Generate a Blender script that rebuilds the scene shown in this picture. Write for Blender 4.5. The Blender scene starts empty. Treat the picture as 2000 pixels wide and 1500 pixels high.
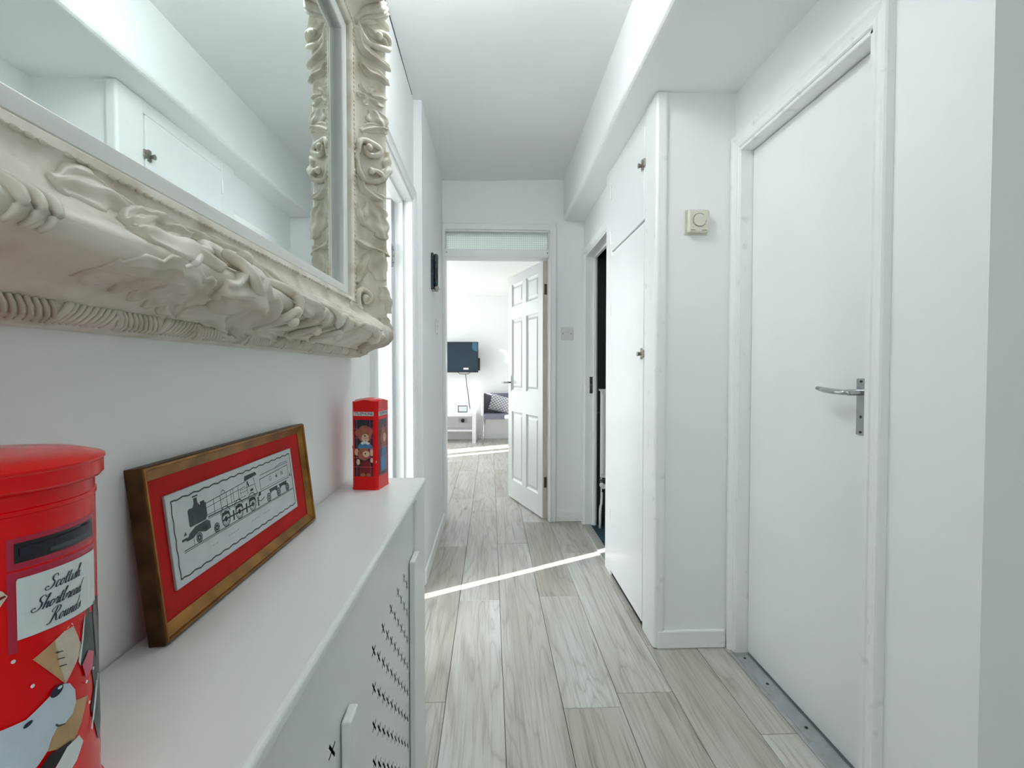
import bpy, bmesh, math, random
from mathutils import Vector, Matrix
random.seed(7)
sc = bpy.context.scene
COL = sc.collection
PI = math.pi
R = math.radians

# ------------------------------------------------------------------ camera
FPX, CAMH = 980.0, 1.12
cam = bpy.data.cameras.new('camera'); camo = bpy.data.objects.new('camera', cam); COL.objects.link(camo)
cam.sensor_width = 36.0; cam.lens = FPX / 2000.0 * 36.0; cam.clip_start = 0.02; cam.clip_end = 60
yaw = math.atan(42 / FPX); pit = math.atan(25 / FPX * math.cos(yaw))
camo.location = (0, 0, CAMH)
camo.rotation_euler = (PI / 2 - pit, 0, -yaw)
sc.camera = camo

# ------------------------------------------------------------------ light and exposure
sc.view_settings.view_transform = 'Standard'
sc.view_settings.look = 'None'
sc.view_settings.exposure = 1.58
sc.view_settings.gamma = 1.0
sc.view_settings.use_curve_mapping = False
W = bpy.data.worlds.new('sky'); sc.world = W; W.use_nodes = True
W.node_tree.nodes['Background'].inputs[0].default_value = (0.72, 0.86, 1.0, 1)
W.node_tree.nodes['Background'].inputs[1].default_value = 1.5
sc.cycles.max_bounces = 8; sc.cycles.diffuse_bounces = 6; sc.cycles.glossy_bounces = 3
sc.cycles.adaptive_threshold = 0.05
sc.cycles.caustics_reflective = False; sc.cycles.caustics_refractive = False

sun = bpy.data.lights.new('sun', 'SUN'); so = bpy.data.objects.new('sun', sun); COL.objects.link(so)
SUNDIR = Vector((0.875 * math.cos(R(18)), 0.485 * math.cos(R(18)), -math.sin(R(18))))
so.rotation_euler = SUNDIR.to_track_quat('-Z', 'Y').to_euler()
so.location = (-6, -2, 4)
sun.energy = 12.0; sun.angle = R(0.12); sun.color = (1.0, 0.96, 0.9)

def area(name, loc, direction, sx, sy, power, col=(1, 1, 1)):
    l = bpy.data.lights.new(name, 'AREA'); o = bpy.data.objects.new(name, l); COL.objects.link(o)
    l.shape = 'RECTANGLE'; l.size = sx; l.size_y = sy; l.energy = power; l.color = col
    o.location = loc; o.rotation_euler = Vector(direction).to_track_quat('-Z', 'Z').to_euler()
    return o
# daylight from the living and side room windows
area('living_window_light', (-1.82, 6.9, 1.45), (1, 0, -0.05), 2.4, 1.6, 15, (0.96, 0.985, 1.0))
area('side_room_window_light', (-2.7, 0.45, 1.3), (0.8, 0.6, -0.08), 1.6, 1.5, 32, (0.90, 0.955, 1.0))
area('hall_fill_light', (0.2, -1.72, 1.75), (0, 1, 0.1), 1.0, 1.3, 4.2, (0.90, 0.97, 1.0))  # fill light added behind the camera; the back wall has no window

# ------------------------------------------------------------------ helpers
def C(r, g, b):
    f = lambda v: (v / 255 / 12.92) if v / 255 <= 0.04045 else ((v / 255 + 0.055) / 1.055) ** 2.4
    return (f(r), f(g), f(b), 1)

def mat(name, col, rough=0.5, metal=0.0, var=0.0, vscale=6.0, bump=0.0, bscale=40.0, coat=0.0, spec=0.5, col2=None, thr=None):
    m = bpy.data.materials.new(name); m.use_nodes = True
    nt = m.node_tree; b = nt.nodes['Principled BSDF']
    b.inputs['Base Color'].default_value = col; b.inputs['Roughness'].default_value = rough
    b.inputs['Metallic'].default_value = metal; b.inputs['Coat Weight'].default_value = coat
    b.inputs['Coat Roughness'].default_value = 0.08
    b.inputs['Specular IOR Level'].default_value = spec
    tc = nt.nodes.new('ShaderNodeTexCoord')
    if var or col2:
        n = nt.nodes.new('ShaderNodeTexNoise'); n.inputs['Scale'].default_value = vscale; n.inputs['Detail'].default_value = 2
        nt.links.new(tc.outputs['Object'], n.inputs['Vector'])
        cr = nt.nodes.new('ShaderNodeValToRGB')
        lo, hi = thr or (0.35, 0.65)
        cr.color_ramp.elements[0].position = lo; cr.color_ramp.elements[1].position = hi
        c2 = col2 or tuple(v * (1 - var) for v in col[:3]) + (1,)
        cr.color_ramp.elements[0].color = c2; cr.color_ramp.elements[1].color = col
        nt.links.new(n.outputs['Fac'], cr.inputs[0]); nt.links.new(cr.outputs[0], b.inputs['Base Color'])
    if bump:
        n2 = nt.nodes.new('ShaderNodeTexNoise'); n2.inputs['Scale'].default_value = bscale; n2.inputs['Detail'].default_value = 1.5
        nt.links.new(tc.outputs['Object'], n2.inputs['Vector'])
        bp = nt.nodes.new('ShaderNodeBump'); bp.inputs['Strength'].default_value = bump; bp.inputs['Distance'].default_value = 0.01
        nt.links.new(n2.outputs['Fac'], bp.inputs['Height']); nt.links.new(bp.outputs[0], b.inputs['Normal'])
    return m

def wood_floor():
    m = bpy.data.materials.new('grey_oak_laminate'); m.use_nodes = True
    nt = m.node_tree; b = nt.nodes['Principled BSDF']; N = nt.nodes.new; Lk = nt.links.new
    geo = N('ShaderNodeNewGeometry'); oi = N('ShaderNodeObjectInfo')
    off = N('ShaderNodeVectorMath'); off.operation = 'SCALE'; off.inputs[0].default_value = (13.0, 37.0, 5.0)
    Lk(oi.outputs['Random'], off.inputs['Scale'])
    add = N('ShaderNodeVectorMath'); add.operation = 'ADD'
    Lk(geo.outputs['Position'], add.inputs[0]); Lk(off.outputs[0], add.inputs[1])
    def scaled(s):
        q = N('ShaderNodeVectorMath'); q.operation = 'MULTIPLY'; q.inputs[1].default_value = s; Lk(add.outputs[0], q.inputs[0]); return q
    def noise(s, sca, det=3, dist=0.0, rough=0.55):
        n = N('ShaderNodeTexNoise'); n.inputs['Scale'].default_value = sca; n.inputs['Detail'].default_value = det
        n.inputs['Distortion'].default_value = dist; n.inputs['Roughness'].default_value = rough; Lk(scaled(s).outputs[0], n.inputs['Vector']); return n
    def ramp(src, stops):
        r = N('ShaderNodeValToRGB'); e = r.color_ramp.elements
        e[0].position, e[0].color = stops[0]; e[1].position, e[1].color = stops[-1]
        for p, c in stops[1:-1]:
            k = e.new(p); k.color = c
        Lk(src, r.inputs[0]); return r
    def mul(a, bb, fac):
        x = N('ShaderNodeMix'); x.data_type = 'RGBA'; x.blend_type = 'MULTIPLY'; x.inputs[0].default_value = fac
        Lk(a, x.inputs[6]); Lk(bb, x.inputs[7]); return x.outputs[2]
    base = ramp(noise((3.2, 0.45, 1), 1.6, 3).outputs['Fac'], [(0.30, C(196, 192, 184)), (0.5, C(213, 211, 206)), (0.7, C(226, 226, 223))])
    # cathedral figure: contours of a stretched noise
    n1 = noise((5.0, 0.55, 1), 1.3, 2, 0.6)
    k = N('ShaderNodeMath'); k.operation = 'MULTIPLY'; k.inputs[1].default_value = 9.6; Lk(n1.outputs['Fac'], k.inputs[0])
    fr = N('ShaderNodeMath'); fr.operation = 'PINGPONG'; fr.inputs[1].default_value = 0.5; Lk(k.outputs[0], fr.inputs[0])
    fig = ramp(fr.outputs[0], [(0.0, C(196, 191, 184)), (0.12, C(238, 236, 232)), (0.5, C(255, 255, 255))])
    fine = ramp(noise((70.0, 1.6, 1), 2.2, 3, 0.3, 0.7).outputs['Fac'], [(0.32, C(196, 192, 186)), (0.52, C(255, 255, 255))])
    dark = ramp(noise((26.0, 0.9, 1), 1.5, 3, 0.8).outputs['Fac'], [(0.30, C(150, 140, 130)), (0.38, C(255, 255, 255))])
    vor = N('ShaderNodeTexVoronoi'); vor.inputs['Scale'].default_value = 1.0; Lk(scaled((4.2, 1.5, 0.001)).outputs[0], vor.inputs['Vector'])
    knot = ramp(vor.outputs['Distance'], [(0.0, C(95, 78, 66)), (0.05, C(165, 150, 138)), (0.13, C(255, 255, 255))])
    tone = ramp(oi.outputs['Random'], [(0.0, C(232, 229, 224)), (0.5, C(246, 246, 244)), (1.0, C(255, 255, 255))])
    o = mul(base.outputs[0], fig.outputs[0], 0.52); o = mul(o, fine.outputs[0], 0.5); o = mul(o, dark.outputs[0], 0.42)
    o = mul(o, knot.outputs[0], 0.6); o = mul(o, tone.outputs[0], 1.0)
    Lk(o, b.inputs['Base Color']); b.inputs['Roughness'].default_value = 0.34; b.inputs['Specular IOR Level'].default_value = 0.45
    bp = N('ShaderNodeBump'); bp.inputs['Strength'].default_value = 0.12; bp.inputs['Distance'].default_value = 0.003
    Lk(fine.outputs[0], bp.inputs['Height']); Lk(bp.outputs[0], b.inputs['Normal'])
    return m

M = dict(
    wall=mat('white_wall_paint', C(241, 243, 243), 0.65, bump=0.10, bscale=9),
    ceil=mat('white_ceiling_paint', C(241, 243, 242), 0.8, bump=0.06, bscale=7),
    gloss=mat('white_gloss_paint', C(240, 242, 242), 0.32, var=0.02, vscale=5, bump=0.05, bscale=14),
    worn=mat('worn_white_gloss_paint', C(240, 241, 240), 0.38, bump=0.12, bscale=26, col2=C(226, 227, 224), thr=(0.26, 0.36), vscale=18),
    floor=wood_floor(),
    joint=mat('plank_joint', C(120, 116, 110), 0.9),
    cover=mat('satin_white_cover', C(226, 229, 226), 0.36, var=0.02, vscale=4),
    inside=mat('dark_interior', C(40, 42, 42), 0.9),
    cream=mat('distressed_cream_plaster', C(224, 219, 205), 0.5, bump=0.18, bscale=45, col2=C(196, 187, 166), thr=(0.30, 0.52), vscale=16),
    slip=mat('white_slip', C(226, 227, 222), 0.3, var=0.03, vscale=20),
    glass=mat('silvered_glass', (0.86, 0.93, 0.91, 1), 0.015, 1.0),
    red=mat('red_enamel', C(230, 0, 8), 0.26, var=0.12, vscale=3, coat=0.15, spec=0.3),
    pink=mat('pink_print', C(206, 84, 108), 0.35),
    rim=mat('red_print_reflection', C(178, 34, 62), 0.3),
    darkred=mat('dark_red_print', C(120, 12, 20), 0.35),
    black=mat('black_enamel', C(12, 13, 15), 0.3, coat=0.3),
    slate=mat('slate_print', C(58, 72, 78), 0.4, var=0.3, vscale=90),
    paper=mat('white_print', C(214, 222, 222), 0.45, var=0.03, vscale=30),
    dogw=mat('pale_blue_white_print', C(196, 210, 220), 0.4, var=0.08, vscale=40),
    kraft=mat('kraft_print', C(196, 160, 112), 0.45, var=0.2, vscale=60),
    kraft2=mat('pale_kraft_print', C(214, 200, 178), 0.45, var=0.2, vscale=50),
    ink=mat('blue_black_ink', C(34, 40, 62), 0.5),
    ink2=mat('grey_ink', C(60, 70, 76), 0.6, var=0.2, vscale=120),
    silver=mat('silver_print_plate', C(196, 204, 206), 0.35, 0.15, var=0.08, vscale=25),
    gold=mat('antique_gold', C(156, 108, 46), 0.32, 0.75, var=0.45, vscale=22),
    darkgold=mat('dark_bronze', C(92, 62, 28), 0.45, 0.55, var=0.5, vscale=30),
    redmat=mat('red_felt', C(200, 8, 2), 0.85, var=0.25, vscale=7, bump=0.1, bscale=300),
    bear=mat('teddy_brown_print', C(168, 98, 66), 0.45, var=0.25, vscale=90),
    bearl=mat('teddy_muzzle_print', C(222, 190, 158), 0.45, var=0.1, vscale=60),
    blue=mat('blue_print', C(66, 132, 172), 0.4, var=0.15, vscale=70),
    navy=mat('navy_print', C(24, 28, 42), 0.3),
    steel=mat('brushed_steel', C(188, 190, 192), 0.24, 1.0, var=0.1, vscale=40),
    oldsteel=mat('tarnished_steel', C(176, 170, 164), 0.34, 0.85, var=0.4, vscale=160),
    brass=mat('dark_brass', C(112, 88, 72), 0.4, 0.8),
    pine=mat('bare_wood_edge', C(214, 196, 180), 0.6, var=0.08, vscale=20),
    sill=mat('grey_threshold', C(178, 178, 172), 0.5, var=0.1, vscale=30),
    ivory=mat('ivory_plastic', C(218, 216, 200), 0.4, var=0.02, vscale=10),
    plastic=mat('white_plastic', C(222, 220, 222), 0.35, var=0.02, vscale=10),
    dot=mat('dark_detail', C(40, 40, 42), 0.5),
    teal=mat('dark_teal_plastic', C(14, 48, 54), 0.25, var=0.3, vscale=30, coat=0.4),
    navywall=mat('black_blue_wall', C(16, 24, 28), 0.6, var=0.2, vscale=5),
    tealfloor=mat('teal_carpet', C(44, 82, 92), 0.95, var=0.3, vscale=80, bump=0.2, bscale=300),
    screen=mat('screen_blue_reflection', C(22, 48, 62), 0.08, var=0.25, vscale=2.5, coat=0.3),  # bluish reflection on the screen put into its base colour
    grey=mat('grey_upholstery', C(122, 124, 138), 0.9, var=0.15, vscale=60, bump=0.15, bscale=300),
    fabric=mat('white_cushion_cloth', C(236, 236, 236), 0.9, var=0.03, vscale=30),
    alu=mat('aluminium_strip', C(198, 202, 206), 0.3, 0.85, var=0.12, vscale=25),
    wire=mat('wired_glass', C(240, 250, 247), 0.12),
    wiregrid=mat('wire_mesh', C(186, 202, 198), 0.4, 0.5),
    crack=mat('hairline_gap', C(52, 56, 58), 0.9),
)
# wired obscure glass of the fanlight lets light through
g = M['wire'].node_tree.nodes['Principled BSDF']; g.inputs['Transmission Weight'].default_value = 0.92; g.inputs['Roughness'].default_value = 0.35; g.inputs['IOR'].default_value = 1.2

def mk(name, V, F, m, parent=None, smooth=False, kind=None):
    me = bpy.data.meshes.new(name); me.from_pydata([tuple(v) for v in V], [], F); me.update()
    me.materials.append(M[m] if isinstance(m, str) else m)
    if smooth: me.shade_smooth()
    o = bpy.data.objects.new(name, me); COL.objects.link(o)
    if parent is not None: o.parent = parent
    if kind: o['kind'] = kind
    return o

def frombm(name, bm, m, parent=None, smooth=False, kind=None, recalc=True):
    if recalc: bmesh.ops.recalc_face_normals(bm, faces=bm.faces)
    me = bpy.data.meshes.new(name); bm.to_mesh(me); bm.free()
    me.materials.append(M[m] if isinstance(m, str) else m)
    if smooth: me.shade_smooth()
    o = bpy.data.objects.new(name, me); COL.objects.link(o)
    if parent is not None: o.parent = parent
    if kind: o['kind'] = kind
    return o

def addbox(bm, x0, x1, y0, y1, z0, z1, bev=0.0, seg=2):
    r = bmesh.ops.create_cube(bm, size=1.0)
    vs = r['verts']
    for v in vs:
        v.co = Vector(((x0 + x1) / 2 + v.co.x * (x1 - x0), (y0 + y1) / 2 + v.co.y * (y1 - y0), (z0 + z1) / 2 + v.co.z * (z1 - z0)))
    if bev:
        es = list({e for v in vs for e in v.link_edges})
        bmesh.ops.bevel(bm, geom=es, offset=bev, segments=seg, affect='EDGES', profile=0.5)

def box(name, x0, x1, y0, y1, z0, z1, m, parent=None, bev=0.0, seg=2, kind=None):
    bm = bmesh.new(); addbox(bm, x0, x1, y0, y1, z0, z1, bev, seg)
    return frombm(name, bm, m, parent, kind=kind)

def addcyl(bm, p0, p1, r0, r1=None, seg=16):
    p0, p1 = Vector(p0), Vector(p1); r1 = r0 if r1 is None else r1
    d = p1 - p0; q = d.to_track_quat('Z', 'Y').to_matrix().to_4x4()
    bmesh.ops.create_cone(bm, cap_ends=True, segments=seg, radius1=r0, radius2=r1, depth=d.length, matrix=Matrix.Translation((p0 + p1) / 2) @ q)

def cyl(name, p0, p1, r, m, parent=None, r1=None, seg=18, smooth=True):
    bm = bmesh.new(); addcyl(bm, p0, p1, r, r1, seg)
    o = frombm(name, bm, m, parent)
    if smooth: o.data.shade_smooth(); o.data.set_sharp_from_angle(angle=R(40))
    return o

def tube_vf(pts, radii, seg=10, flat=1.0, nrm=None):
    pts = [Vector(p) for p in pts]; V = []; F = []
    n = len(pts)
    for i, p in enumerate(pts):
        t = (pts[min(i + 1, n - 1)] - pts[max(i - 1, 0)]).normalized()
        up = Vector(nrm) if nrm is not None else (Vector((0, 0, 1)) if abs(t.z) < 0.9 else Vector((1, 0, 0)))
        a = t.cross(up).normalized(); b = a.cross(t).normalized()
        r = radii[i] if isinstance(radii, (list, tuple)) else radii
        for k in range(seg):
            w = 2 * PI * k / seg
            V.append(p + a * (r * math.cos(w)) + b * (r * flat * math.sin(w)))
    for i in range(n - 1):
        for k in range(seg):
            F.append((i * seg + k, i * seg + (k + 1) % seg, (i + 1) * seg + (k + 1) % seg, (i + 1) * seg + k))
    F.append(tuple(range(seg - 1, -1, -1))); F.append(tuple(range((n - 1) * seg, n * seg)))
    return V, F

def tube(name, pts, r, m, parent=None, seg=10, **k):
    V, F = tube_vf(pts, r, seg, **k); return mk(name, V, F, m, parent, smooth=True)

def lathe(name, prof, m, parent=None, seg=64, centre=(0, 0)):
    V = []; F = []
    for r, z in prof:
        for k in range(seg):
            a = 2 * PI * k / seg; V.append((centre[0] + r * math.cos(a), centre[1] + r * math.sin(a), z))
    for i in range(len(prof) - 1):
        for k in range(seg):
            F.append((i * seg + k, i * seg + (k + 1) % seg, (i + 1) * seg + (k + 1) % seg, (i + 1) * seg + k))
    F.append(tuple(range(seg - 1, -1, -1))); F.append(tuple(range((len(prof) - 1) * seg, len(prof) * seg)))
    o = mk(name, V, F, m, parent, smooth=True); o.data.set_sharp_from_angle(angle=R(35)); return o

def prism(name, poly, axis, d0, d1, m, parent=None):
    """closed polygon in the plane across 'axis', extruded d0..d1"""
    n = len(poly)
    put = {'X': lambda u, v, d: (d, u, v), 'Y': lambda u, v, d: (u, d, v), 'Z': lambda u, v, d: (u, v, d)}[axis]
    bm = bmesh.new()
    a = [bm.verts.new(put(u, v, d0)) for u, v in poly]; b = [bm.verts.new(put(u, v, d1)) for u, v in poly]
    bm.faces.new(a); bm.faces.new(b)
    for i in range(n): bm.faces.new((a[i], a[(i + 1) % n], b[(i + 1) % n], b[i]))
    return frombm(name, bm, m, parent)

def tag(o, label, cat, group=None, kind=None):
    o['label'] = label; o['category'] = cat
    if group: o['group'] = group
    if kind: o['kind'] = kind
    return o

def thing(name, label, cat, loc=(0, 0, 0), rz=0.0, group=None, kind=None):
    o = bpy.data.objects.new(name, None); COL.objects.link(o); o.empty_display_size = 0.05
    o.location = loc; o.rotation_euler = (0, 0, rz)
    return tag(o, label, cat, group, kind)

def S(o, label, cat): return tag(o, label, cat, kind='structure')

def copyobj(o, loc=None, parent=None):
    c = o.copy(); COL.objects.link(c)
    if loc is not None: c.location = loc
    if parent is not None: c.parent = parent
    return c

def wall(name, axis, d0, d1, u0, u1, z0, z1, holes, m, label):
    """slab across 'axis' (X or Y) between d0 and d1, with rectangular holes (ua,ub,za,zb): one closed mesh of blocks"""
    us = sorted({u0, u1, *[h[0] for h in holes], *[h[1] for h in holes]}); zs = sorted({z0, z1, *[h[2] for h in holes], *[h[3] for h in holes]})
    bm = bmesh.new()
    solid = lambda i, j: not any(h[0] <= (us[i] + us[i + 1]) / 2 <= h[1] and h[2] <= (zs[j] + zs[j + 1]) / 2 <= h[3] for h in holes)
    for i in range(len(us) - 1):
        j = 0
        while j < len(zs) - 1:
            if not solid(i, j): j += 1; continue
            k = j
            while k + 1 < len(zs) - 1 and solid(i, k + 1): k += 1
            if axis == 'X': addbox(bm, d0, d1, us[i], us[i + 1], zs[j], zs[k + 1])
            else: addbox(bm, us[i], us[i + 1], d0, d1, zs[j], zs[k + 1])
            j = k + 1
    return S(frombm(name, bm, m), label, 'wall')

def casing(name, axis, base, sgn, u0, u1, h, prof, m, parent=None):
    """architrave round an opening: profile points (w outward, d proud) swept up, across and down with mitres"""
    V = []; F = []; n = len(prof)
    for w, d in prof:
        for u, z in ((u0 - w, 0.0), (u0 - w, h + w), (u1 + w, h + w), (u1 + w, 0.0)):
            V.append((base + sgn * d, u, z) if axis == 'X' else (u, base + sgn * d, z))
    for i in range(n):
        j = (i + 1) % n
        for k in range(3): F.append((i * 4 + k, i * 4 + k + 1, j * 4 + k + 1, j * 4 + k))
    F.append(tuple(i * 4 for i in range(n))); F.append(tuple(i * 4 + 3 for i in range(n)))
    bm = bmesh.new(); vs = [bm.verts.new(v) for v in V]
    for f in F: bm.faces.new([vs[i] for i in f])
    return frombm(name, bm, m, parent)

def text_mesh(s, size, shear=0.0, bold=0.0):
    cu = bpy.data.curves.new('lettering', 'FONT'); cu.body = s; cu.size = size; cu.align_x = 'CENTER'; cu.align_y = 'CENTER'; cu.shear = shear; cu.offset = bold
    o = bpy.data.objects.new('lettering', cu); COL.objects.link(o)
    dg = bpy.context.evaluated_depsgraph_get(); me = bpy.data.meshes.new_from_object(o.evaluated_get(dg))
    V = [tuple(v.co) for v in me.vertices]; F = [tuple(p.vertices) for p in me.polygons]
    bpy.data.objects.remove(o); bpy.data.curves.remove(cu); bpy.data.meshes.remove(me)
    return V, F

ARCH = [(0.0, 0.0), (0.0, 0.012), (0.004, 0.016), (0.012, 0.016), (0.016, 0.013), (0.030, 0.017), (0.040, 0.022), (0.052, 0.022), (0.056, 0.018), (0.058, 0.0)]
XL, XLF = -0.39, -0.348          # left wall, nearer and farther stretch
ZC, ZS = 2.50, 2.22              # ceiling, lowered soffit on the right
YE = 3.70                        # end wall
# ------------------------------------------------------------------ floor
fl = S(box('floor', -3.4, 2.6, -1.9, 8.4, -0.12, -0.008, 'joint'), 'pale grey oak laminate floor running from the hall into the living room', 'floor')
PW = 0.197; X0 = -0.153
ends = {-1: [1.68, 3.19], 0: [2.43, 3.99], 1: [1.30, 3.23], 2: [1.63, 2.46], 3: [1.70, 3.05], 4: [1.02, 2.3]}
def col_span(k):
    xa = X0 + k * PW; xb = xa + PW
    xc = (xa + xb) / 2
    if -2 <= k <= 3: return -1.8, 8.25
    if k in (4, 5): return -1.8, 2.0
    return None
gap = 0.0009
def plank(xa, xb, ya, yb):
    bm = bmesh.new(); addbox(bm, xa + gap, xb - gap, ya + gap, yb - gap, -0.008, 0.0)
    top = [e for e in bm.edges if all(v.co.z > -0.001 for v in e.verts)]
    bmesh.ops.bevel(bm, geom=top, offset=0.0012, segments=1, affect='EDGES')
    return frombm('plank', bm, 'floor', fl)
for k in range(-10, 13):
    xa = X0 + k * PW; xb = xa + PW
    spans = []
    if -2 <= k <= 3: spans.append((-1.8, 8.25))
    else:
        if -10 <= k <= 12: spans.append((3.82, 8.25))
        if k in (4, 5): spans.append((-1.8, 2.0))
        elif 6 <= k <= 11: spans.append((-1.8, 0.94))
    for ya, yb in spans:
        cuts = list(ends.get(k, [])) if ya < 0 else []
        rnd = random.Random(k * 11 + int(ya * 10))
        y = (max(cuts) if cuts else ya + rnd.uniform(0.3, 1.1)); 
        if not cuts: cuts.append(y)
        y0 = min(cuts)
        while y0 - 1.22 > ya: y0 -= 1.22; cuts.append(y0)
        while y + 1.22 < yb: y += 1.22; cuts.append(y)
        cs = [ya] + sorted(c for c in cuts if ya + 0.05 < c < yb - 0.05) + [yb]
        for a, b in zip(cs[:-1], cs[1:]): plank(xa, xb, a, b)
for a, b in ((2.0, 2.3), (2.3, 3.52), (3.52, 3.69)): plank(X0 + 4 * PW, 0.685, a, b)
S(box('floor_side_room', -3.3, -0.56, -1.9, 3.68, -0.008, 0.0, 'floor'), 'laminate floor of the room behind the left doorway', 'floor')

# ------------------------------------------------------------------ walls and ceilings
wall('wall_left', 'X', XL - 0.12, XL, -1.9, 2.60, 0, 2.56, [(1.70, 2.50, 0, 1.96)], 'wall', 'white left hall wall carrying the ornate mirror')
wall('wall_left_far', 'X', XLF - 0.162, XLF, 2.60, YE, 0, 2.56, [], 'wall', 'white left hall wall beyond the side doorway')
wall('wall_end', 'Y', YE, YE + 0.12, XLF - 0.14, 0.80, 0, 2.56, [(-0.345, 0.445, 0, 2.165)], 'wall', 'white end wall around the open living room door')
wall('wall_right_far', 'X', 0.69, 0.765, 2.83, YE, 0, ZS, [(2.86, 3.60, 0, 1.95)], 'wall', 'white right wall around the dark doorway')
wall('wall_return', 'Y', 1.98, 2.06, 0.68, 1.08, 0, ZS, [], 'wall', 'white short wall facing the camera with the thermostat')
wall('wall_right', 'X', 0.975, 1.075, 0.946, 1.98, 0, ZS, [(1.245, 1.93, 0, 1.985)], 'wall', 'white right wall around the flush door')
wall('wall_right_near', 'Y', 0.946, 1.04, 1.075, 2.4, 0, ZS, [], 'wall', 'shaded white wall turning away at the far right edge')
wall('wall_right_hall', 'X', 2.3, 2.4, -1.9, 0.946, 0, ZS, [], 'wall', 'white wall closing the entrance hall on the right')
wall('wall_back', 'Y', -1.9, -1.8, XL, 2.3, 0, 2.56, [], 'wall', 'white wall behind the camera')
# ceiling sheet, slightly uneven like old plaster
def sheet(name, x0, x1, y0, y1, zf, nx, ny, m, th=0.06):
    V = []; F = []
    for s in (0, 1):
        for j in range(ny + 1):
            for i in range(nx + 1):
                x = x0 + (x1 - x0) * i / nx; y = y0 + (y1 - y0) * j / ny
                V.append((x, y, zf(x, y) + s * th))
    N1 = (nx + 1) * (ny + 1); q = lambda i, j, s: s * N1 + j * (nx + 1) + i
    for j in range(ny):
        for i in range(nx):
            F.append((q(i, j, 0), q(i, j + 1, 0), q(i + 1, j + 1, 0), q(i + 1, j, 0)))
            F.append((q(i, j, 1), q(i + 1, j, 1), q(i + 1, j + 1, 1), q(i, j + 1, 1)))
    for j in range(ny):
        F.append((q(0, j, 0), q(0, j, 1), q(0, j + 1, 1), q(0, j + 1, 0))); F.append((q(nx, j, 0), q(nx, j + 1, 0), q(nx, j + 1, 1), q(nx, j, 1)))
    for i in range(nx):
        F.append((q(i, 0, 0), q(i + 1, 0, 0), q(i + 1, 0, 1), q(i, 0, 1))); F.append((q(i, ny, 0), q(i, ny, 1), q(i + 1, ny, 1), q(i + 1, ny, 0)))
    return mk(name, V, F, m, None, smooth=False)
ce = S(sheet('ceiling', XL - 0.1, 0.60, -1.9, YE + 0.1, lambda x, y: 2.50 + 0.03 * max(0, (x + 0.1)) + 0.006 * math.sin(2.1 * y), 10, 30, 'ceil'), 'white plaster ceiling over the hall', 'ceiling')
ce.data.shade_smooth(); ce.data.set_sharp_from_angle(angle=R(30))
bm = bmesh.new(); addbox(bm, 0.535, 2.4, -1.9, YE, ZS, 2.60, 0.022, 4)
S(frombm('ceiling_soffit', bm, 'ceil'), 'lowered white ceiling box along the right side', 'ceiling')
mk('ceiling_gap', *tube_vf([(XL + 0.001, 1.2, 2.492), (XL + 0.001, 2.0, 2.493), (XL + 0.001, 2.55, 2.497)], 0.0024, 6), 'crack', ce)
cyl('ceiling_hook', (0.74, 1.45, ZS + 0.001), (0.74, 1.45, ZS - 0.012), 0.004, 'dot', ce)

# rooms round the hall
wall('wall_living_far', 'Y', 8.26, 8.36, -2.1, 2.5, 0, 2.36, [], 'wall', 'bright white far wall of the living room')
wall('wall_living_left', 'X', -2.0, -1.9, 3.82, 8.26, 0, 2.36, [(5.74, 5.94, 0.12, 2.2), (6.06, 6.45, 0.12, 2.2), (6.88, 7.12, 1.25, 1.5), (6.88, 7.12, 2.06, 2.28)], 'wall', 'white window wall of the living room')
wall('wall_living_right', 'X', 2.3, 2.4, 3.82, 8.26, 0, 2.36, [], 'wall', 'white right wall of the living room')
wall('wall_living_near_left', 'Y', 3.70, 3.82, -2.1, XLF - 0.14, 0, 2.36, [], 'wall', 'white near wall of the living room on the left')
wall('wall_living_near_right', 'Y', 3.72, 3.82, 0.80, 2.4, 0, 2.36, [], 'wall', 'white near wall of the living room on the right')
S(box('ceiling_living', -2.1, 2.5, 3.82, 8.36, 2.34, 2.42, 'ceil'), 'white ceiling of the living room', 'ceiling')
wall('wall_side_room_left', 'X', -3.3, -3.2, -1.9, 3.7, 0, 2.5, [(0.811, 0.923, 0.5, 1.76)], 'wall', 'white outer wall of the left side room')
wall('wall_side_room_near', 'Y', -2.0, -1.9, -3.3, XL - 0.12, 0, 2.5, [], 'wall', 'white near wall of the left side room')
wall('wall_side_room_far', 'Y', 3.58, 3.68, -3.3, XLF - 0.162, 0, 2.5, [], 'wall', 'white far wall of the left side room')
S(box('ceiling_side_room', -3.3, XL - 0.12, -2.0, 3.68, 2.5, 2.56, 'ceil'), 'white ceiling of the left side room', 'ceiling')
# dark room behind the right doorway
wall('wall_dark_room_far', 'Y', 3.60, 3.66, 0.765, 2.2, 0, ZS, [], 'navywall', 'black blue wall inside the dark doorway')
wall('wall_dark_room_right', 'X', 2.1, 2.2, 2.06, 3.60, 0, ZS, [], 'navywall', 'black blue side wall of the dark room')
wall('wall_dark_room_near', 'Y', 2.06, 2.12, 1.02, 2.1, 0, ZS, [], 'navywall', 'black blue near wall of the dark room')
S(box('floor_dark_room', 0.72, 2.1, 2.84, 3.60, -0.008, 0.004, 'tealfloor'), 'teal carpet inside the dark doorway', 'floor')

# ------------------------------------------------------------------ trims
S(casing('trim_1', 'X', XL, 1, 1.70, 2.50, 1.96, ARCH, 'gloss'), 'white moulded casing round the left doorway', 'door casing')
S(casing('trim_2', 'X', 0.975, -1, 1.245, 1.922, 1.985, ARCH, 'worn'), 'white moulded casing round the flush right door', 'door casing')
S(casing('trim_3', 'X', 0.69, -1, 2.86, 3.60, 1.95, ARCH, 'gloss'), 'white moulded casing round the dark doorway', 'door casing')
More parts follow.
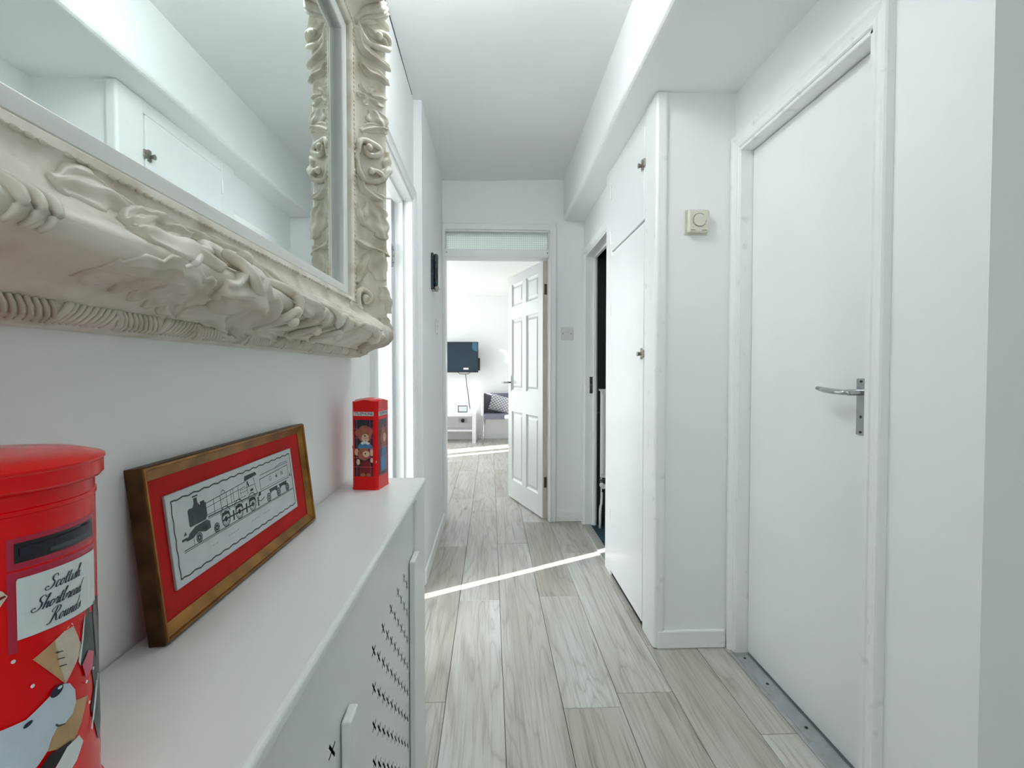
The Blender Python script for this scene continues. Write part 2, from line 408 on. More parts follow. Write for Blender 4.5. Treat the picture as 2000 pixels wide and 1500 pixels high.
# linings (jambs) of the three doorways
def lining(name, axis, d0, d1, u0, u1, h, m, label, t=0.028, stop=None):
    bm = bmesh.new()
    def bx(ua, ub, za, zb, da=d0, db=d1):
        if axis == 'X': addbox(bm, da, db, ua, ub, za, zb, 0.002, 1)
        else: addbox(bm, ua, ub, da, db, za, zb, 0.002, 1)
    bx(u0 - 0.001, u0 + 0.012, 0, h); bx(u1 - 0.012, u1 + 0.001, 0, h); bx(u0, u1, h - 0.012, h + 0.001)
    if stop:
        bx(u0 + 0.010, u0 + 0.024, 0, h - 0.01, *stop); bx(u1 - 0.024, u1 - 0.010, 0, h - 0.01, *stop); bx(u0 + 0.01, u1 - 0.01, h - 0.024, h - 0.01, *stop)
    return S(frombm(name, bm, m), label, 'door frame')
lining('trim_4', 'X', XL - 0.122, XL + 0.010, 1.70, 2.50, 1.96, 'gloss', 'white door lining in the left doorway', stop=(XL - 0.075, XL - 0.035))
lining('trim_5', 'X', 0.965, 1.078, 1.245, 1.93, 1.985, 'worn', 'white door lining of the flush right door', stop=(1.060, 1.077))
t6 = lining('trim_6', 'X', 0.680, 0.770, 2.86, 3.60, 1.95, 'gloss', 'white door lining of the dark doorway with a lock keep', stop=(0.740, 0.760))
box('strike_plate', 0.712, 0.736, 3.5855, 3.5895, 0.96, 1.08, 'steel', t6, 0.001)
box('keyhole', 0.719, 0.729, 3.584, 3.587, 1.03, 1.05, 'dot', t6); box('latch_hole', 0.719, 0.729, 3.584, 3.587, 0.98, 1.005, 'dot', t6)

# end door frame with the wired fanlight
T = S(bpy.data.objects.new('trim_7', None), 'white frame of the living room door with a fanlight bar', 'door frame'); COL.objects.link(T); T.location = (0.05, YE, 0)
def tp(name, x0, x1, y0, y1, z0, z1, m='gloss', bev=0.004): return box(name, x0 - 0.05, x1 - 0.05, y0 - YE, y1 - YE, z0, z1, m, T, bev)
tp('jamb', -0.347, -0.327, YE - 0.012, YE + 0.125, 0, 2.16); tp('jamb', 0.426, 0.448, YE - 0.006, YE + 0.125, 0, 2.16)
tp('head', -0.347, 0.448, YE - 0.006, YE + 0.125, 2.138, 2.17); tp('transom_bar', -0.330, 0.43, YE - 0.014, YE + 0.125, 1.953, 2.012)
tp('casing_side', 0.434, 0.484, YE - 0.022, YE + 0.002, 0, 2.205, bev=0.006); tp('casing_bead', 0.436, 0.448, YE - 0.028, YE - 0.018, 0, 2.15, bev=0.004)
tp('casing_head', -0.347, 0.484, YE - 0.020, YE + 0.002, 2.150, 2.205, bev=0.006); tp('head_bead', -0.345, 0.484, YE - 0.026, YE - 0.016, 2.190, 2.207, bev=0.004)
tp('casing_edge', -0.348, -0.330, YE - 0.018, YE + 0.002, 0, 2.16, bev=0.003)
for x in (-0.318, 0.418): cyl('screw', (x - 0.05, -0.012, 1.985), (x - 0.05, -0.0165, 1.985), 0.004, 'dot', T, seg=8)
w1 = S(box('window_1', -0.329, 0.428, YE + 0.030, YE + 0.036, 2.008, 2.142, 'wire'), 'narrow wired glass fanlight above the living room door', 'window')
for i in range(48):
    x = -0.324 + i * 0.0158; box('wire', x - 0.0007, x + 0.0007, YE + 0.0275, YE + 0.0295, 2.010, 2.140, 'wiregrid', w1)
for i in range(8):
    z = 2.018 + i * 0.0158; box('wire', -0.327, 0.426, YE + 0.0275, YE + 0.0295, z - 0.0007, z + 0.0007, 'wiregrid', w1)

# baseboards
def base(name, x0, x1, y0, y1, h, label, m='gloss'):
    return S(box(name, x0, x1, y0, y1, 0, h, m, None, 0.006), label, 'baseboard')
base('baseboard_left', XLF, XLF + 0.014, 2.605, YE - 0.02, 0.085, 'white baseboard along the far left wall')
base('baseboard_end', 0.484, 0.69, YE - 0.014, YE, 0.075, 'white baseboard under the end wall light switch', 'worn')
base('baseboard_return', 0.668, 0.95, 1.964, 1.98, 0.075, 'chipped white baseboard of the short wall below the thermostat', 'worn')
base('baseboard_living', -1.9, 2.3, 8.246, 8.26, 0.09, 'white baseboard of the living room far wall')
base('baseboard_near', 0.97, 2.3, 0.93, 0.946, 0.085, 'white baseboard of the wall at the far right edge')
# threshold strips
t8 = S(box('trim_8', 0.945, 1.02, 1.255, 1.925, 0.0, 0.006, 'alu', None, 0.002), 'aluminium threshold strip below the flush right door', 'threshold')
for y in (1.32, 1.50, 1.72, 1.88):
    cyl('screw', (0.985, y, 0.0055), (0.985, y, 0.0075), 0.005, 'dot', t8, seg=10)
    box('strip_rib', 0.957, 0.960, y - 0.06, y + 0.06, 0.005, 0.0075, 'alu', t8)
S(box('trim_9', 0.665, 0.725, 2.87, 3.59, 0.0, 0.010, 'sill', None, 0.003), 'pale threshold board of the dark doorway', 'threshold')

# ------------------------------------------------------------------ doors
# flush door on the right
d1 = S(box('door_1', 1.015, 1.055, 1.259, 1.916, 0.012, 1.970, 'gloss', None, 0.002), 'plain white flush door with a steel lever handle', 'door')
hp = box('handle_plate', 1.0115, 1.0165, 1.310, 1.346, 0.945, 1.100, 'steel', d1, 0.0015)
cyl('spindle', (1.012, 1.328, 1.062), (0.975, 1.328, 1.062), 0.0085, 'steel', hp)
tube('lever', [(0.976, 1.322, 1.062), (0.968, 1.338, 1.062), (0.966, 1.372, 1.063), (0.966, 1.41, 1.0655), (0.968, 1.445, 1.070)], [0.0085, 0.0095, 0.0105, 0.0105, 0.0075], 'steel', hp, 12, flat=0.75)
for z in (0.953, 1.092): cyl('screw', (1.0118, 1.328, z), (1.0100, 1.328, z), 0.0035, 'dot', hp, seg=10)
cyl('keyhole', (1.0118, 1.328, 0.995), (1.0108, 1.328, 0.995), 0.004, 'dot', hp, seg=10)

# six panel door of the living room, open
LW, LH, LT = 0.745, 1.93, 0.036
hx, hy = 0.424, 3.755
ang = math.atan2(0.182 - 0.412, 4.451 - 3.745)   # leaf direction away from the hinge, measured from +Y
d2 = S(bpy.data.objects.new('door_2', None), 'white six panel door standing open into the living room', 'door'); COL.objects.link(d2)
d2.location = (hx, hy, 0.012); d2.rotation_euler = (0, 0, -ang)   # local +Y runs along the leaf, local -X is the visible face
cols_ = [(0.085, 0.330), (0.415, 0.660)]
rows_ = [(0.16, 0.76), (0.945, 1.555), (1.665, 1.855)]
bm = bmesh.new()
ys = [0, 0.085, 0.330, 0.415, 0.660, LW]; zs = [0, 0.16, 0.76, 0.945, 1.555, 1.665, 1.855, LH]
for i in (0, 2, 4): addbox(bm, -LT, 0, ys[i], ys[i + 1], 0, LH)
for i in (1, 3):
    for j in (0, 2, 4, 6): addbox(bm, -LT, 0, ys[i], ys[i + 1], zs[j], zs[j + 1])
frombm('leaf_frame', bm, 'gloss', d2)
for a0, a1 in cols_:
    for b0, b1 in rows_:
        # fielded panel: sunk edge, sloped border, raised field, both faces
        V = []; F = []
        for s in (-1, 1):
            for inset, dep in ((0.0, 0.006), (0.012, 0.011), (0.022, 0.012), (0.040, 0.006)):
                x = -LT / 2 + s * (LT / 2 - dep)
                V += [(x, a0 + inset, b0 + inset), (x, a1 - inset, b0 + inset), (x, a1 - inset, b1 - inset), (x, a0 + inset, b1 - inset)]
        for s in (0, 1):
            o = s * 16
            for r_ in range(3):
                for k in range(4): F.append((o + r_ * 4 + k, o + r_ * 4 + (k + 1) % 4, o + r_ * 4 + 4 + (k + 1) % 4, o + r_ * 4 + 4 + k))
            F.append((o + 12, o + 13, o + 14, o + 15))
        bm = bmesh.new(); vs = [bm.verts.new(v) for v in V]
        for f in F: bm.faces.new([vs[i] for i in f])
        frombm('panel', bm, 'gloss', d2)
box('bare_edge', -LT + 0.0005, -0.0005, -0.0012, 0.0005, 0.0, LH, 'pine', d2)
for z in (0.27, 1.72): box('hinge', -LT + 0.012, -0.002, -0.0035, 0.0, z - 0.04, z + 0.04, 'brass', d2, 0.001)
hpl = box('handle_plate', -LT - 0.005, -LT, LW - 0.075, LW - 0.038, 0.93, 1.07, 'steel', d2, 0.0015)
tube('lever', [(-LT, LW - 0.057, 1.01), (-LT - 0.05, LW - 0.057, 1.01), (-LT - 0.056, LW - 0.05, 1.01), (-LT - 0.056, LW + 0.0, 1.008), (-LT - 0.05, LW + 0.045, 1.005)][:4], [0.008, 0.008, 0.008, 0.007], 'steel', hpl, 10)

# door leaf of the left doorway, open into the side room
d3 = S(bpy.data.objects.new('door_3', None), 'white door standing open inside the left doorway', 'door'); COL.objects.link(d3)
d3.location = (XL - 0.080, 2.478, 0.012); d3.rotation_euler = (0, 0, R(2))
box('leaf', -0.75, -0.006, -0.034, 0.002, 0, 1.93, 'gloss', d3, 0.002)
for z in (0.22, 1.66):
    h_ = box('hinge', -0.008, 0.004, -0.040, -0.030, z - 0.05, z + 0.05, 'oldsteel', d3, 0.002)
    cyl('hinge_pin', (-0.004, -0.040, z - 0.052), (-0.004, -0.040, z + 0.052), 0.006, 'steel', h_)
    for q in (-0.03, 0.0, 0.03): cyl('screw', (0.004, -0.036, z + q), (0.0055, -0.036, z + q), 0.004, 'dot', h_, seg=8)
cyl('knob', (-0.69, -0.034, 1.0), (-0.69, -0.085, 1.0), 0.018, 'steel', d3, r1=0.026)

# ------------------------------------------------------------------ built-in cupboard
cb = thing('built_in_cupboard', 'tall white built in cupboard with two doors and small metal catches', 'cupboard', (0.66, 2.40, 0))
def cbx(name, x0, x1, y0, y1, z0, z1, m, bev=0.004, parent=None, seg=2): return box(name, x0 - 0.66, x1 - 0.66, y0 - 2.40, y1 - 2.40, z0, z1, m, parent or cb, bev, seg)
cbx('corner_post', 0.652, 0.70, 1.966, 2.118, 0.0, ZS, 'worn', 0.012, seg=4)
cbx('hinge_post', 0.655, 0.69, 2.705, 2.832, 0.0, ZS, 'gloss', 0.005)
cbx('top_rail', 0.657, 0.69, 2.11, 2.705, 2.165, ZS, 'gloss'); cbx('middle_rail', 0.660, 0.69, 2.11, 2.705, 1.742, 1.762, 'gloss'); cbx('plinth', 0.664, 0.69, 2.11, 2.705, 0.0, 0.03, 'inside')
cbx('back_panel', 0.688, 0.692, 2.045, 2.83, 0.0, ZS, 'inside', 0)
cbx('side_panel', 0.66, 0.695, 2.818, 2.834, 0, ZS, 'gloss', 0.001)
for z0, z1, kz, hz in ((0.035, 1.739, 1.195, (0.33, 1.45)), (1.766, 2.160, 2.00, (1.84, 2.08))):
    dr = cbx('door', 0.652, 0.672, 2.122, 2.700, z0, z1, 'gloss', 0.003)
    bp_ = cbx('catch', 0.646, 0.6525, 2.130, 2.150, kz - 0.024, kz + 0.024, 'oldsteel', 0.002, dr)
    o = cyl('knob', (-0.012, 2.150 - 2.4, kz), (-0.026, 2.150 - 2.4, kz), 0.006, 'oldsteel', dr, r1=0.011)
    cbx('catch_keep', 0.645, 0.6525, 2.105, 2.127, kz - 0.016, kz + 0.016, 'oldsteel', 0.002, dr)
    for z in hz:
        hg = cyl('hinge', (0.649 - 0.66, 2.703 - 2.4, z - 0.035), (0.649 - 0.66, 2.703 - 2.4, z + 0.035), 0.0045, 'gloss', dr, seg=10)

# ------------------------------------------------------------------ small wall fittings
t = thing('thermostat', 'ivory square thermostat dial on the short wall', 'thermostat', (0.815, 1.98, 1.71))
box('backplate', -0.046, 0.046, -0.006, 0.0, -0.049, 0.049, 'ivory', t, 0.002)
bd = box('body', -0.038, 0.047, -0.028, -0.005, -0.044, 0.046, 'ivory', t, 0.008, 3)
ring = []
for k in range(41):
    a = R(55 + k * 7.6); ring.append((0.006 + 0.026 * math.cos(a), -0.0285, 0.004 + 0.026 * math.sin(a)))
tube('dial_groove', ring, 0.0007, 'dot', bd, 6); cyl('dial', (0.006, -0.027, 0.004), (0.006, -0.0315, 0.004), 0.0235, 'ivory', bd, seg=40)
for x in (-0.02, 0.026): box('vent_slot', x - 0.009, x + 0.009, -0.0288, -0.0275, -0.036, -0.0345, 'dot', bd)

def switch(label, loc, rz):
    s = thing('light_switch', label, 'switch', loc, rz, 'white light switches')
    box('plate', -0.0455, 0.0455, -0.009, 0, -0.0455, 0.0455, 'plastic', s, 0.004, 3)
    rk = box('rocker', -0.009, 0.009, -0.0135, -0.008, -0.014, 0.014, 'plastic', s, 0.002)
    for x in (-0.03, 0.03): cyl('screw', (x, -0.0088, 0), (x, -0.0098, 0), 0.0035, 'dot', s, seg=10)
switch('white square light switch on the end wall beside the living room door', (0.566, YE, 1.397), 0)
switch('white light switch seen edge on, below the dark green handset', (XLF, 3.25, 1.405), R(90))
ic = thing('entry_phone', 'slim dark green handset fixed on the far left wall', 'entry phone', (XLF, 3.02, 1.60))
box('wall_base', 0.0, 0.016, -0.05, 0.045, 0.0, 0.215, 'teal', ic, 0.004)
box('handset', 0.014, 0.040, -0.035, 0.030, 0.022, 0.212, 'teal', ic, 0.010, 3)
box('lower_end', 0.014, 0.044, -0.034, 0.029, -0.004, 0.024, 'oldsteel', ic, 0.010, 3)

cl_ = thing('added_fill_lamp', 'round fill lamp added above the hall, out of view', 'lamp', (-0.03, 1.42, 2.50))  # lamp added out of view to brighten the hall
lathe('fill_lamp_base', [(0.10, 0.0), (0.10, -0.025), (0.09, -0.03)], 'plastic', cl_, 40)
opal = bpy.data.materials.new('fill_lamp_glow'); opal.use_nodes = True
ob = opal.node_tree.nodes['Principled BSDF']; ob.inputs['Base Color'].default_value = (0.9, 0.9, 0.9, 1)
ob.inputs['Emission Color'].default_value = (0.93, 0.98, 1.0, 1); ob.inputs['Emission Strength'].default_value = 9.6
lathe('fill_lamp_globe', [(0.085, -0.028), (0.125, -0.045), (0.14, -0.075), (0.13, -0.105), (0.10, -0.13), (0.05, -0.145), (0.004, -0.148)], opal, cl_, 14)

# ------------------------------------------------------------------ radiator cover with everything on it
HC = 0.8225
rc = thing('radiator_cover', 'white radiator cover with X shaped perforations along the left wall', 'radiator cover', (XL, 0.55, 0))
def rb(name, x0, x1, y0, y1, z0, z1, m='cover', bev=0.003, seg=2): return box(name, x0 - XL, x1 - XL, y0 - 0.55, y1 - 0.55, z0, z1, m, rc, bev, seg)
rb('top', XL, -0.181, -0.32, 1.411, HC - 0.018, HC, 'cover', 0.006, 4)
rb('end_panel', XL, -0.205, 1.380, 1.397, 0, HC - 0.018); rb('end_panel', XL, -0.205, -0.30, -0.283, 0, HC - 0.018)
rb('end_stile', -0.206, -0.184, 1.246, 1.398, 0.0, HC - 0.018, 'cover', 0.004)
for a, b in ((0.636, 0.674), (1.174, 1.248), (0.07, 0.108)): rb('batten', -0.191, -0.178, a, b, 0.04, 0.673, 'cover', 0.003)
rb('foot_rail', -0.200, -0.186, -0.30, 1.397, 0, 0.085, 'cover')
# perforated front board: a filled outline with X shaped holes
cu = bpy.data.curves.new('front', 'CURVE'); cu.dimensions = '2D'; cu.fill_mode = 'BOTH'; cu.extrude = 0.00025
def poly(pts):
    s = cu.splines.new('POLY'); s.points.add(len(pts) - 1); s.use_cyclic_u = True
    for p, q in zip(s.points, pts): p.co = (q[0], q[1], 0, 1)
poly([(-0.30, 0.03), (1.38, 0.03), (1.38, 0.806), (-0.30, 0.806)])
def xhole(cy, cz, t_=0.0046):
    """slanted X: a flat and a steep slot crossing"""
    P = []; arms = ((12, 0.0130), (128, 0.0175), (192, 0.0130), (308, 0.0175))
    for k, (a, L_) in enumerate(arms):
        d = (math.cos(R(a)), math.sin(R(a))); n_ = (-d[1], d[0])
        P += [(d[0] * L_ - n_[0] * t_ / 2, d[1] * L_ - n_[1] * t_ / 2), (d[0] * L_ + n_[0] * t_ / 2, d[1] * L_ + n_[1] * t_ / 2)]
        dl = (arms[(k + 1) % 4][0] - a) % 360; q = t_ / 2 / math.sin(R(dl / 2)); b = R(a + dl / 2)
        P.append((q * math.cos(b), q * math.sin(b)))
    poly([(cy + a, cz + b) for a, b in P])
for i in range(-20, 12):
    for j in range(0, 17):
        if (i + j) % 2: continue
        y, z = 0.823 + 0.03625 * i, 0.660 - 0.0313 * j
        if 0.80 < y < 1.165 or 0.12 < y < 0.628: xhole(y, z)
co = bpy.data.objects.new('front', cu); COL.objects.link(co)
me = bpy.data.meshes.new_from_object(co.evaluated_get(bpy.context.evaluated_depsgraph_get()))
bpy.data.objects.remove(co); bpy.data.curves.remove(cu)
for v in me.vertices:
    a, b, c_ = v.co; v.co = (-0.1925 + c_ - XL, a - 0.55, b)
me.materials.clear(); me.materials.append(M['cover'])
fo = bpy.data.objects.new('perforated_front', me); COL.objects.link(fo); fo.parent = rc
rb('hole_shade_block', XL + 0.005, XL + 0.10, -0.27, 1.36, 0.10, 0.70, 'inside', 0.01)  # dark block added to give shade behind the holes

# ---- post box tin
TX, TY = -0.32, 0.318; RB = 0.061; Z0 = HC
pb = thing('post_box_tin', 'red pillar box shaped biscuit tin with a white shortbread label', 'tin', (TX, TY, Z0))
lathe('body', [(0.064, 0.0), (0.064, 0.012), (0.0625, 0.014), (RB, 0.016), (RB, 0.216), (0.0618, 0.2165), (0.0618, 0.219), (RB, 0.2195), (RB, 0.2285), (0.058, 0.2285)], 'red', pb)
lathe('lid', [(0.0615, 0.2275), (0.0645, 0.2285), (0.066, 0.2305), (0.066, 0.239), (0.0668, 0.240), (0.0668, 0.2415), (0.065, 0.2425), (0.055, 0.2455), (0.035, 0.2475), (0.012, 0.2485), (0.002, 0.2485)], 'red', pb)
def on_tin(name, pts2, m, lift, parent=None, sub=5):
    """outline in (angle deg, absolute z) laid on the tin's curved side"""
    bm = bmesh.new()
    vs = [bm.verts.new((a, (z - Z0) * 900, 0)) for a, z in pts2]
    es = [bm.edges.new((vs[i], vs[(i + 1) % len(vs)])) for i in range(len(vs))]
    bmesh.ops.triangle_fill(bm, edges=es, use_beauty=True)
    for _ in range(6):
        le = [e for e in bm.edges if abs(e.verts[0].co.x - e.verts[1].co.x) > 4]
        if not le: break
        bmesh.ops.bisect_plane(bm, geom=bm.verts[:] + bm.edges[:] + bm.faces[:], plane_co=(0, 0, 0), plane_no=(1, 0, 0)) if False else bmesh.ops.subdivide_edges(bm, edges=le, cuts=1)
    bmesh.ops.triangulate(bm, faces=bm.faces[:])
    r = RB + lift
    for v in bm.verts:
        a, zz = R(v.co.x), v.co.y / 900
        v.co = (r * math.cos(a), r * math.sin(a), zz)
    # face outward
    for f in bm.faces:
        f.normal_update()
        c_ = f.calc_center_median()
        if f.normal.x * c_.x + f.normal.y * c_.y < 0: f.normal_flip()
    return frombm(name, bm, m, parent or pb, recalc=False)
def ell(ca, cz, ra, rz, n=20, rot=0.0):
    o = []
    for k in range(n):
        w = 2 * PI * k / n; x, y = ra * math.cos(w), rz * math.sin(w) * 900
        o.append((ca + x * math.cos(rot) - y * math.sin(rot), cz + (x * math.sin(rot) + y * math.cos(rot)) / 900))
    return o
L1, L2, L3, L4 = 0.0004, 0.0007, 0.0010, 0.0013
on_tin('slot_surround', [(-31, 1.0265), (24, 1.0265), (24, 1.0085), (-31, 1.0085)], 'rim', 0.00015)  # pinkish edge reflections of the slot painted as a red band
on_tin('slot', [(-28, 1.0235), (21, 1.0235), (21.5, 1.0122), (-28, 1.0122)], 'black', L1)
on_tin('slot_lip', [(-12, 1.0165), (20.5, 1.0165), (20.5, 1.0138), (-12, 1.0138)], 'slate', L2)
on_tin('slot_mouth', [(-26, 1.0205), (18.5, 1.0222), (19.3, 1.0195), (18, 1.0168), (-26, 1.0158)], 'navy', L3)
on_tin('label_surround', [(-31.2, 1.0075), (25, 1.0065), (25, 0.962), (-31.2, 0.962)], 'rim', 0.00025)
lab = on_tin('label', [(-27.6, 1.0020), (-27.0, 1.0034), (22, 1.0026), (22, 0.9668), (-27.6, 0.9688)], 'paper', L2)
on_tin('label_bottom_red', [(-27.5, 0.9684), (25, 0.9664), (25, 0.962), (-27.5, 0.962)], 'red', L1)
# copperplate lettering drawn stroke by stroke
G = {
 'S': (0.62, [[(0.58, 0.80), (0.50, 0.96), (0.34, 1.0), (0.20, 0.86), (0.26, 0.66), (0.42, 0.50), (0.46, 0.28), (0.32, 0.06), (0.10, 0.0), (-0.08, 0.10), (-0.10, 0.24), (0.02, 0.30), (0.10, 0.22)]]),
 'R': (0.72, [[(0.34, 1.0), (0.26, 0.55), (0.16, 0.10), (0.02, -0.02), (-0.12, 0.04)], [(0.06, 0.72), (-0.02, 0.84), (0.12, 1.0), (0.36, 1.04), (0.58, 0.94), (0.56, 0.70), (0.40, 0.54), (0.28, 0.52)], [(0.36, 0.54), (0.46, 0.26), (0.56, 0.04), (0.70, 0.06)]]),
 'c': (0.34, [[(0.30, 0.36), (0.24, 0.44), (0.12, 0.40), (0.05, 0.22), (0.08, 0.05), (0.18, 0.0), (0.34, 0.10)]]),
 'o': (0.38, [[(0.20, 0.44), (0.08, 0.34), (0.05, 0.14), (0.14, 0.0), (0.27, 0.10), (0.31, 0.32), (0.21, 0.44), (0.30, 0.36), (0.40, 0.38)]]),
 't': (0.28, [[(0.16, 0.80), (0.10, 0.35), (0.10, 0.06), (0.18, 0.0), (0.30, 0.12)], [(-0.02, 0.46), (0.30, 0.50)]]),
 'i': (0.24, [[(0.02, 0.22), (0.12, 0.44), (0.09, 0.10), (0.15, 0.0), (0.26, 0.12)], [(0.155, 0.63), (0.165, 0.66)]]),
 's': (0.32, [[(0.0, 0.10), (0.20, 0.46), (0.22, 0.30), (0.24, 0.10), (0.12, 0.0), (0.04, 0.06)], [(0.22, 0.06), (0.34, 0.14)]]),
 'h': (0.42, [[(0.04, 0.3), (0.22, 0.80), (0.22, 0.98), (0.14, 0.92), (0.08, 0.40), (0.03, 0.0)], [(0.06, 0.20), (0.20, 0.42), (0.30, 0.38), (0.27, 0.10), (0.33, 0.0), (0.44, 0.12)]]),
 'r': (0.32, [[(0.0, 0.14), (0.12, 0.48), (0.14, 0.38), (0.28, 0.40), (0.22, 0.12), (0.27, 0.0), (0.36, 0.12)]]),
 'b': (0.38, [[(0.02, 0.3), (0.20, 0.82), (0.18, 0.98), (0.11, 0.88), (0.07, 0.30), (0.10, 0.04), (0.20, 0.0), (0.31, 0.16), (0.30, 0.40), (0.38, 0.36)]]),
 'e': (0.34, [[(0.03, 0.16), (0.18, 0.22), (0.27, 0.36), (0.18, 0.44), (0.07, 0.28), (0.08, 0.06), (0.18, 0.0), (0.34, 0.12)]]),
 'a': (0.40, [[(0.29, 0.38), (0.18, 0.44), (0.06, 0.26), (0.07, 0.04), (0.16, 0.0), (0.26, 0.16), (0.31, 0.42), (0.27, 0.10), (0.32, 0.0), (0.42, 0.12)]]),
 'd': (0.42, [[(0.27, 0.38), (0.17, 0.44), (0.05, 0.26), (0.06, 0.04), (0.15, 0.0), (0.25, 0.14), (0.36, 0.98)], [(0.28, 0.36), (0.26, 0.08), (0.32, 0.0), (0.42, 0.12)]]),
 'u': (0.42, [[(0.02, 0.28), (0.10, 0.44), (0.07, 0.10), (0.14, 0.0), (0.25, 0.16), (0.30, 0.44), (0.27, 0.08), (0.33, 0.0), (0.44, 0.12)]]),
 'n': (0.42, [[(0.0, 0.28), (0.09, 0.44), (0.06, 0.0)], [(0.06, 0.14), (0.20, 0.42), (0.30, 0.38), (0.27, 0.10), (0.33, 0.0), (0.44, 0.12)]]),
}
def smooth_path(P, n=5):
    out = []
    for i in range(len(P) - 1):
        p0, p1, p2, p3 = P[max(i - 1, 0)], P[i], P[i + 1], P[min(i + 2, len(P) - 1)]
        for k in range(n):
            t_ = k / n
            out.append(tuple(0.5 * (2 * p1[c] + (p2[c] - p0[c]) * t_ + (2 * p0[c] - 5 * p1[c] + 4 * p2[c] - p3[c]) * t_ ** 2 + (-p0[c] + 3 * p1[c] - 3 * p2[c] + p3[c]) * t_ ** 3) for c in range(len(p1))))
    out.append(tuple(P[-1])); return out
def script_strokes(word, x, y, size, shear=0.42):
    """list of (ribbon polyline, half widths) in label units"""
    res = []; cx = x
    for ch in word:
        adv, strokes = G[ch]
        for st in strokes:
            P = smooth_path(st, 5) if len(st) > 2 else list(st)
            Q = [(cx + (px + shear * py) * size, y + py * size) for px, py in P]
            res.append(Q)
        cx += adv * size * (1.0 if ch in 'SR' else 0.98)
    return res, cx - x
VV, FF = [], []
deg_per_m = 180 / PI / RB
for word, a0, z0, size in (('Scottish', -15.0, 0.9915, 0.0078), ('Shortbread', -21.5, 0.9815, 0.0078), ('Rounds', -14.5, 0.9715, 0.0080)):
    st, _ = script_strokes(word, 0, 0, size)
    for Q in st:
        n = len(Q); b0 = len(VV)
        for i, q in enumerate(Q):
            p, s_ = Q[max(i - 1, 0)], Q[min(i + 1, n - 1)]
            tx, ty = s_[0] - p[0], s_[1] - p[1]; l = math.hypot(tx, ty) or 1; tx, ty = tx / l, ty / l
            hw = size * (0.020 + 0.040 * max(0, abs(ty) ** 1.5) * (1 if ty < 0 else 0.35))
            for s2 in (-1, 1):
                u, v = q[0] - ty * hw * s2, q[1] + tx * hw * s2
                a = R(a0 + u * deg_per_m * 0.98); r = RB + L3
                VV.append((r * math.cos(a), r * math.sin(a), z0 + v - Z0))
        for i in range(n - 1): FF.append((b0 + 2 * i, b0 + 2 * i + 2, b0 + 2 * i + 3, b0 + 2 * i + 1))
mk('lettering', VV, FF, 'ink', lab)
# printed scene on the tin
on_tin('envelope_print', [(-21.4, 0.9544), (-0.1, 0.9646), (7.3, 0.9444), (-5.3, 0.9294)], 'kraft2', L1)
on_tin('envelope_shade', [(-21.4, 0.9544), (-11.0, 0.9594), (-9, 0.944), (-5.3, 0.9294)], 'kraft', L2)
for a, z in ((-9, 0.9525), (-8, 0.948), (-7, 0.943)): on_tin('scribble', [(a - 2, z), (a + 2, z - 0.0012), (a + 2.4, z - 0.002), (a - 2, z - 0.0007)], 'slate', L3)
on_tin('coat_print', [(10, 0.966), (16, 0.9705), (26, 0.970), (30, 0.955), (29, 0.93), (20, 0.926), (8, 0.932), (4.8, 0.9345), (8, 0.95)], 'slate', L1)
on_tin('coat_edge', [(4.8, 0.9345), (8, 0.95), (10, 0.966), (8.6, 0.962), (6, 0.948), (3.4, 0.938)], 'paper', L2)
on_tin('coat_shadow', [(18, 0.968), (27, 0.969), (30, 0.955), (29, 0.93), (22, 0.93)], 'black', L2)
on_tin('sleeve_print', [(6, 0.934), (12, 0.940), (18, 0.936), (16, 0.926), (9, 0.924)], 'pink', L3)
on_tin('dark_side_print', [(16, 0.926), (30, 0.93), (34, 0.88), (24, 0.872), (14, 0.900), (19, 0.912)], 'slate', L1)
on_tin('dog_head_print', [(-45, 0.917), (-34.9, 0.9222), (-24.9, 0.9218), (-13.0, 0.9287), (-8, 0.9312), (-3, 0.9285), (0.5, 0.922), (1.0, 0.9140), (-1.5, 0.9085), (-6.4, 0.9060), (-10.0, 0.9075), (-13.5, 0.9028), (-15.7, 0.8968), (-20, 0.892), (-30, 0.884), (-46, 0.880)], 'dogw', L2)
on_tin('nose_print', ell(-10.6, 0.9290, 3.6, 0.0030, rot=R(22)), 'ink', L3); on_tin('nose_light', ell(-9.2, 0.9302, 1.3, 0.0009), 'paper', L4)
on_tin('eye_print', ell(-24.3, 0.9188, 2.2, 0.0013, rot=R(25)), 'ink', L3)
on_tin('mouth_print', [(-12, 0.909), (-10.5, 0.9068), (-6.4, 0.9055), (-6.6, 0.9062), (-10, 0.9078), (-11.3, 0.9095)], 'slate', L3)
on_tin('envelope_lower_print', [(-1.0, 0.9090), (1.0, 0.9150), (11.1, 0.9110), (5, 0.8980), (-2.0, 0.8883), (-15.7, 0.8960), (-12.5, 0.9040), (-10.0, 0.9070), (-6.4, 0.9055)], 'kraft', L1)
on_tin('collar_print', [(-25, 0.884), (-15, 0.894), (-3, 0.893), (-4, 0.888), (-14, 0.884), (-22, 0.876)], 'black', L3)
on_tin('paw_print', [(-14, 0.882), (-6, 0.891), (2, 0.892), (5, 0.886), (0, 0.878), (-8, 0.872)], 'paper', L4)
on_tin('letter_edge_print', [(-36, 1.001), (-33, 0.999), (-30.9, 0.9955), (-33.7, 0.9907), (-38, 0.988)], 'kraft2', L2); on_tin('letter_stripe_print', [(-36, 0.9955), (-32, 0.9965), (-31.6, 0.9955), (-36, 0.9935)], 'darkred', L3)
for a, z in ((-29.5, 0.9580), (-22.0, 0.9395), (9.5, 0.921), (11.8, 0.906), (17, 0.925)): on_tin('snowflake_print', ell(a, z, 1.0, 0.0011, 10), 'paper', L3)
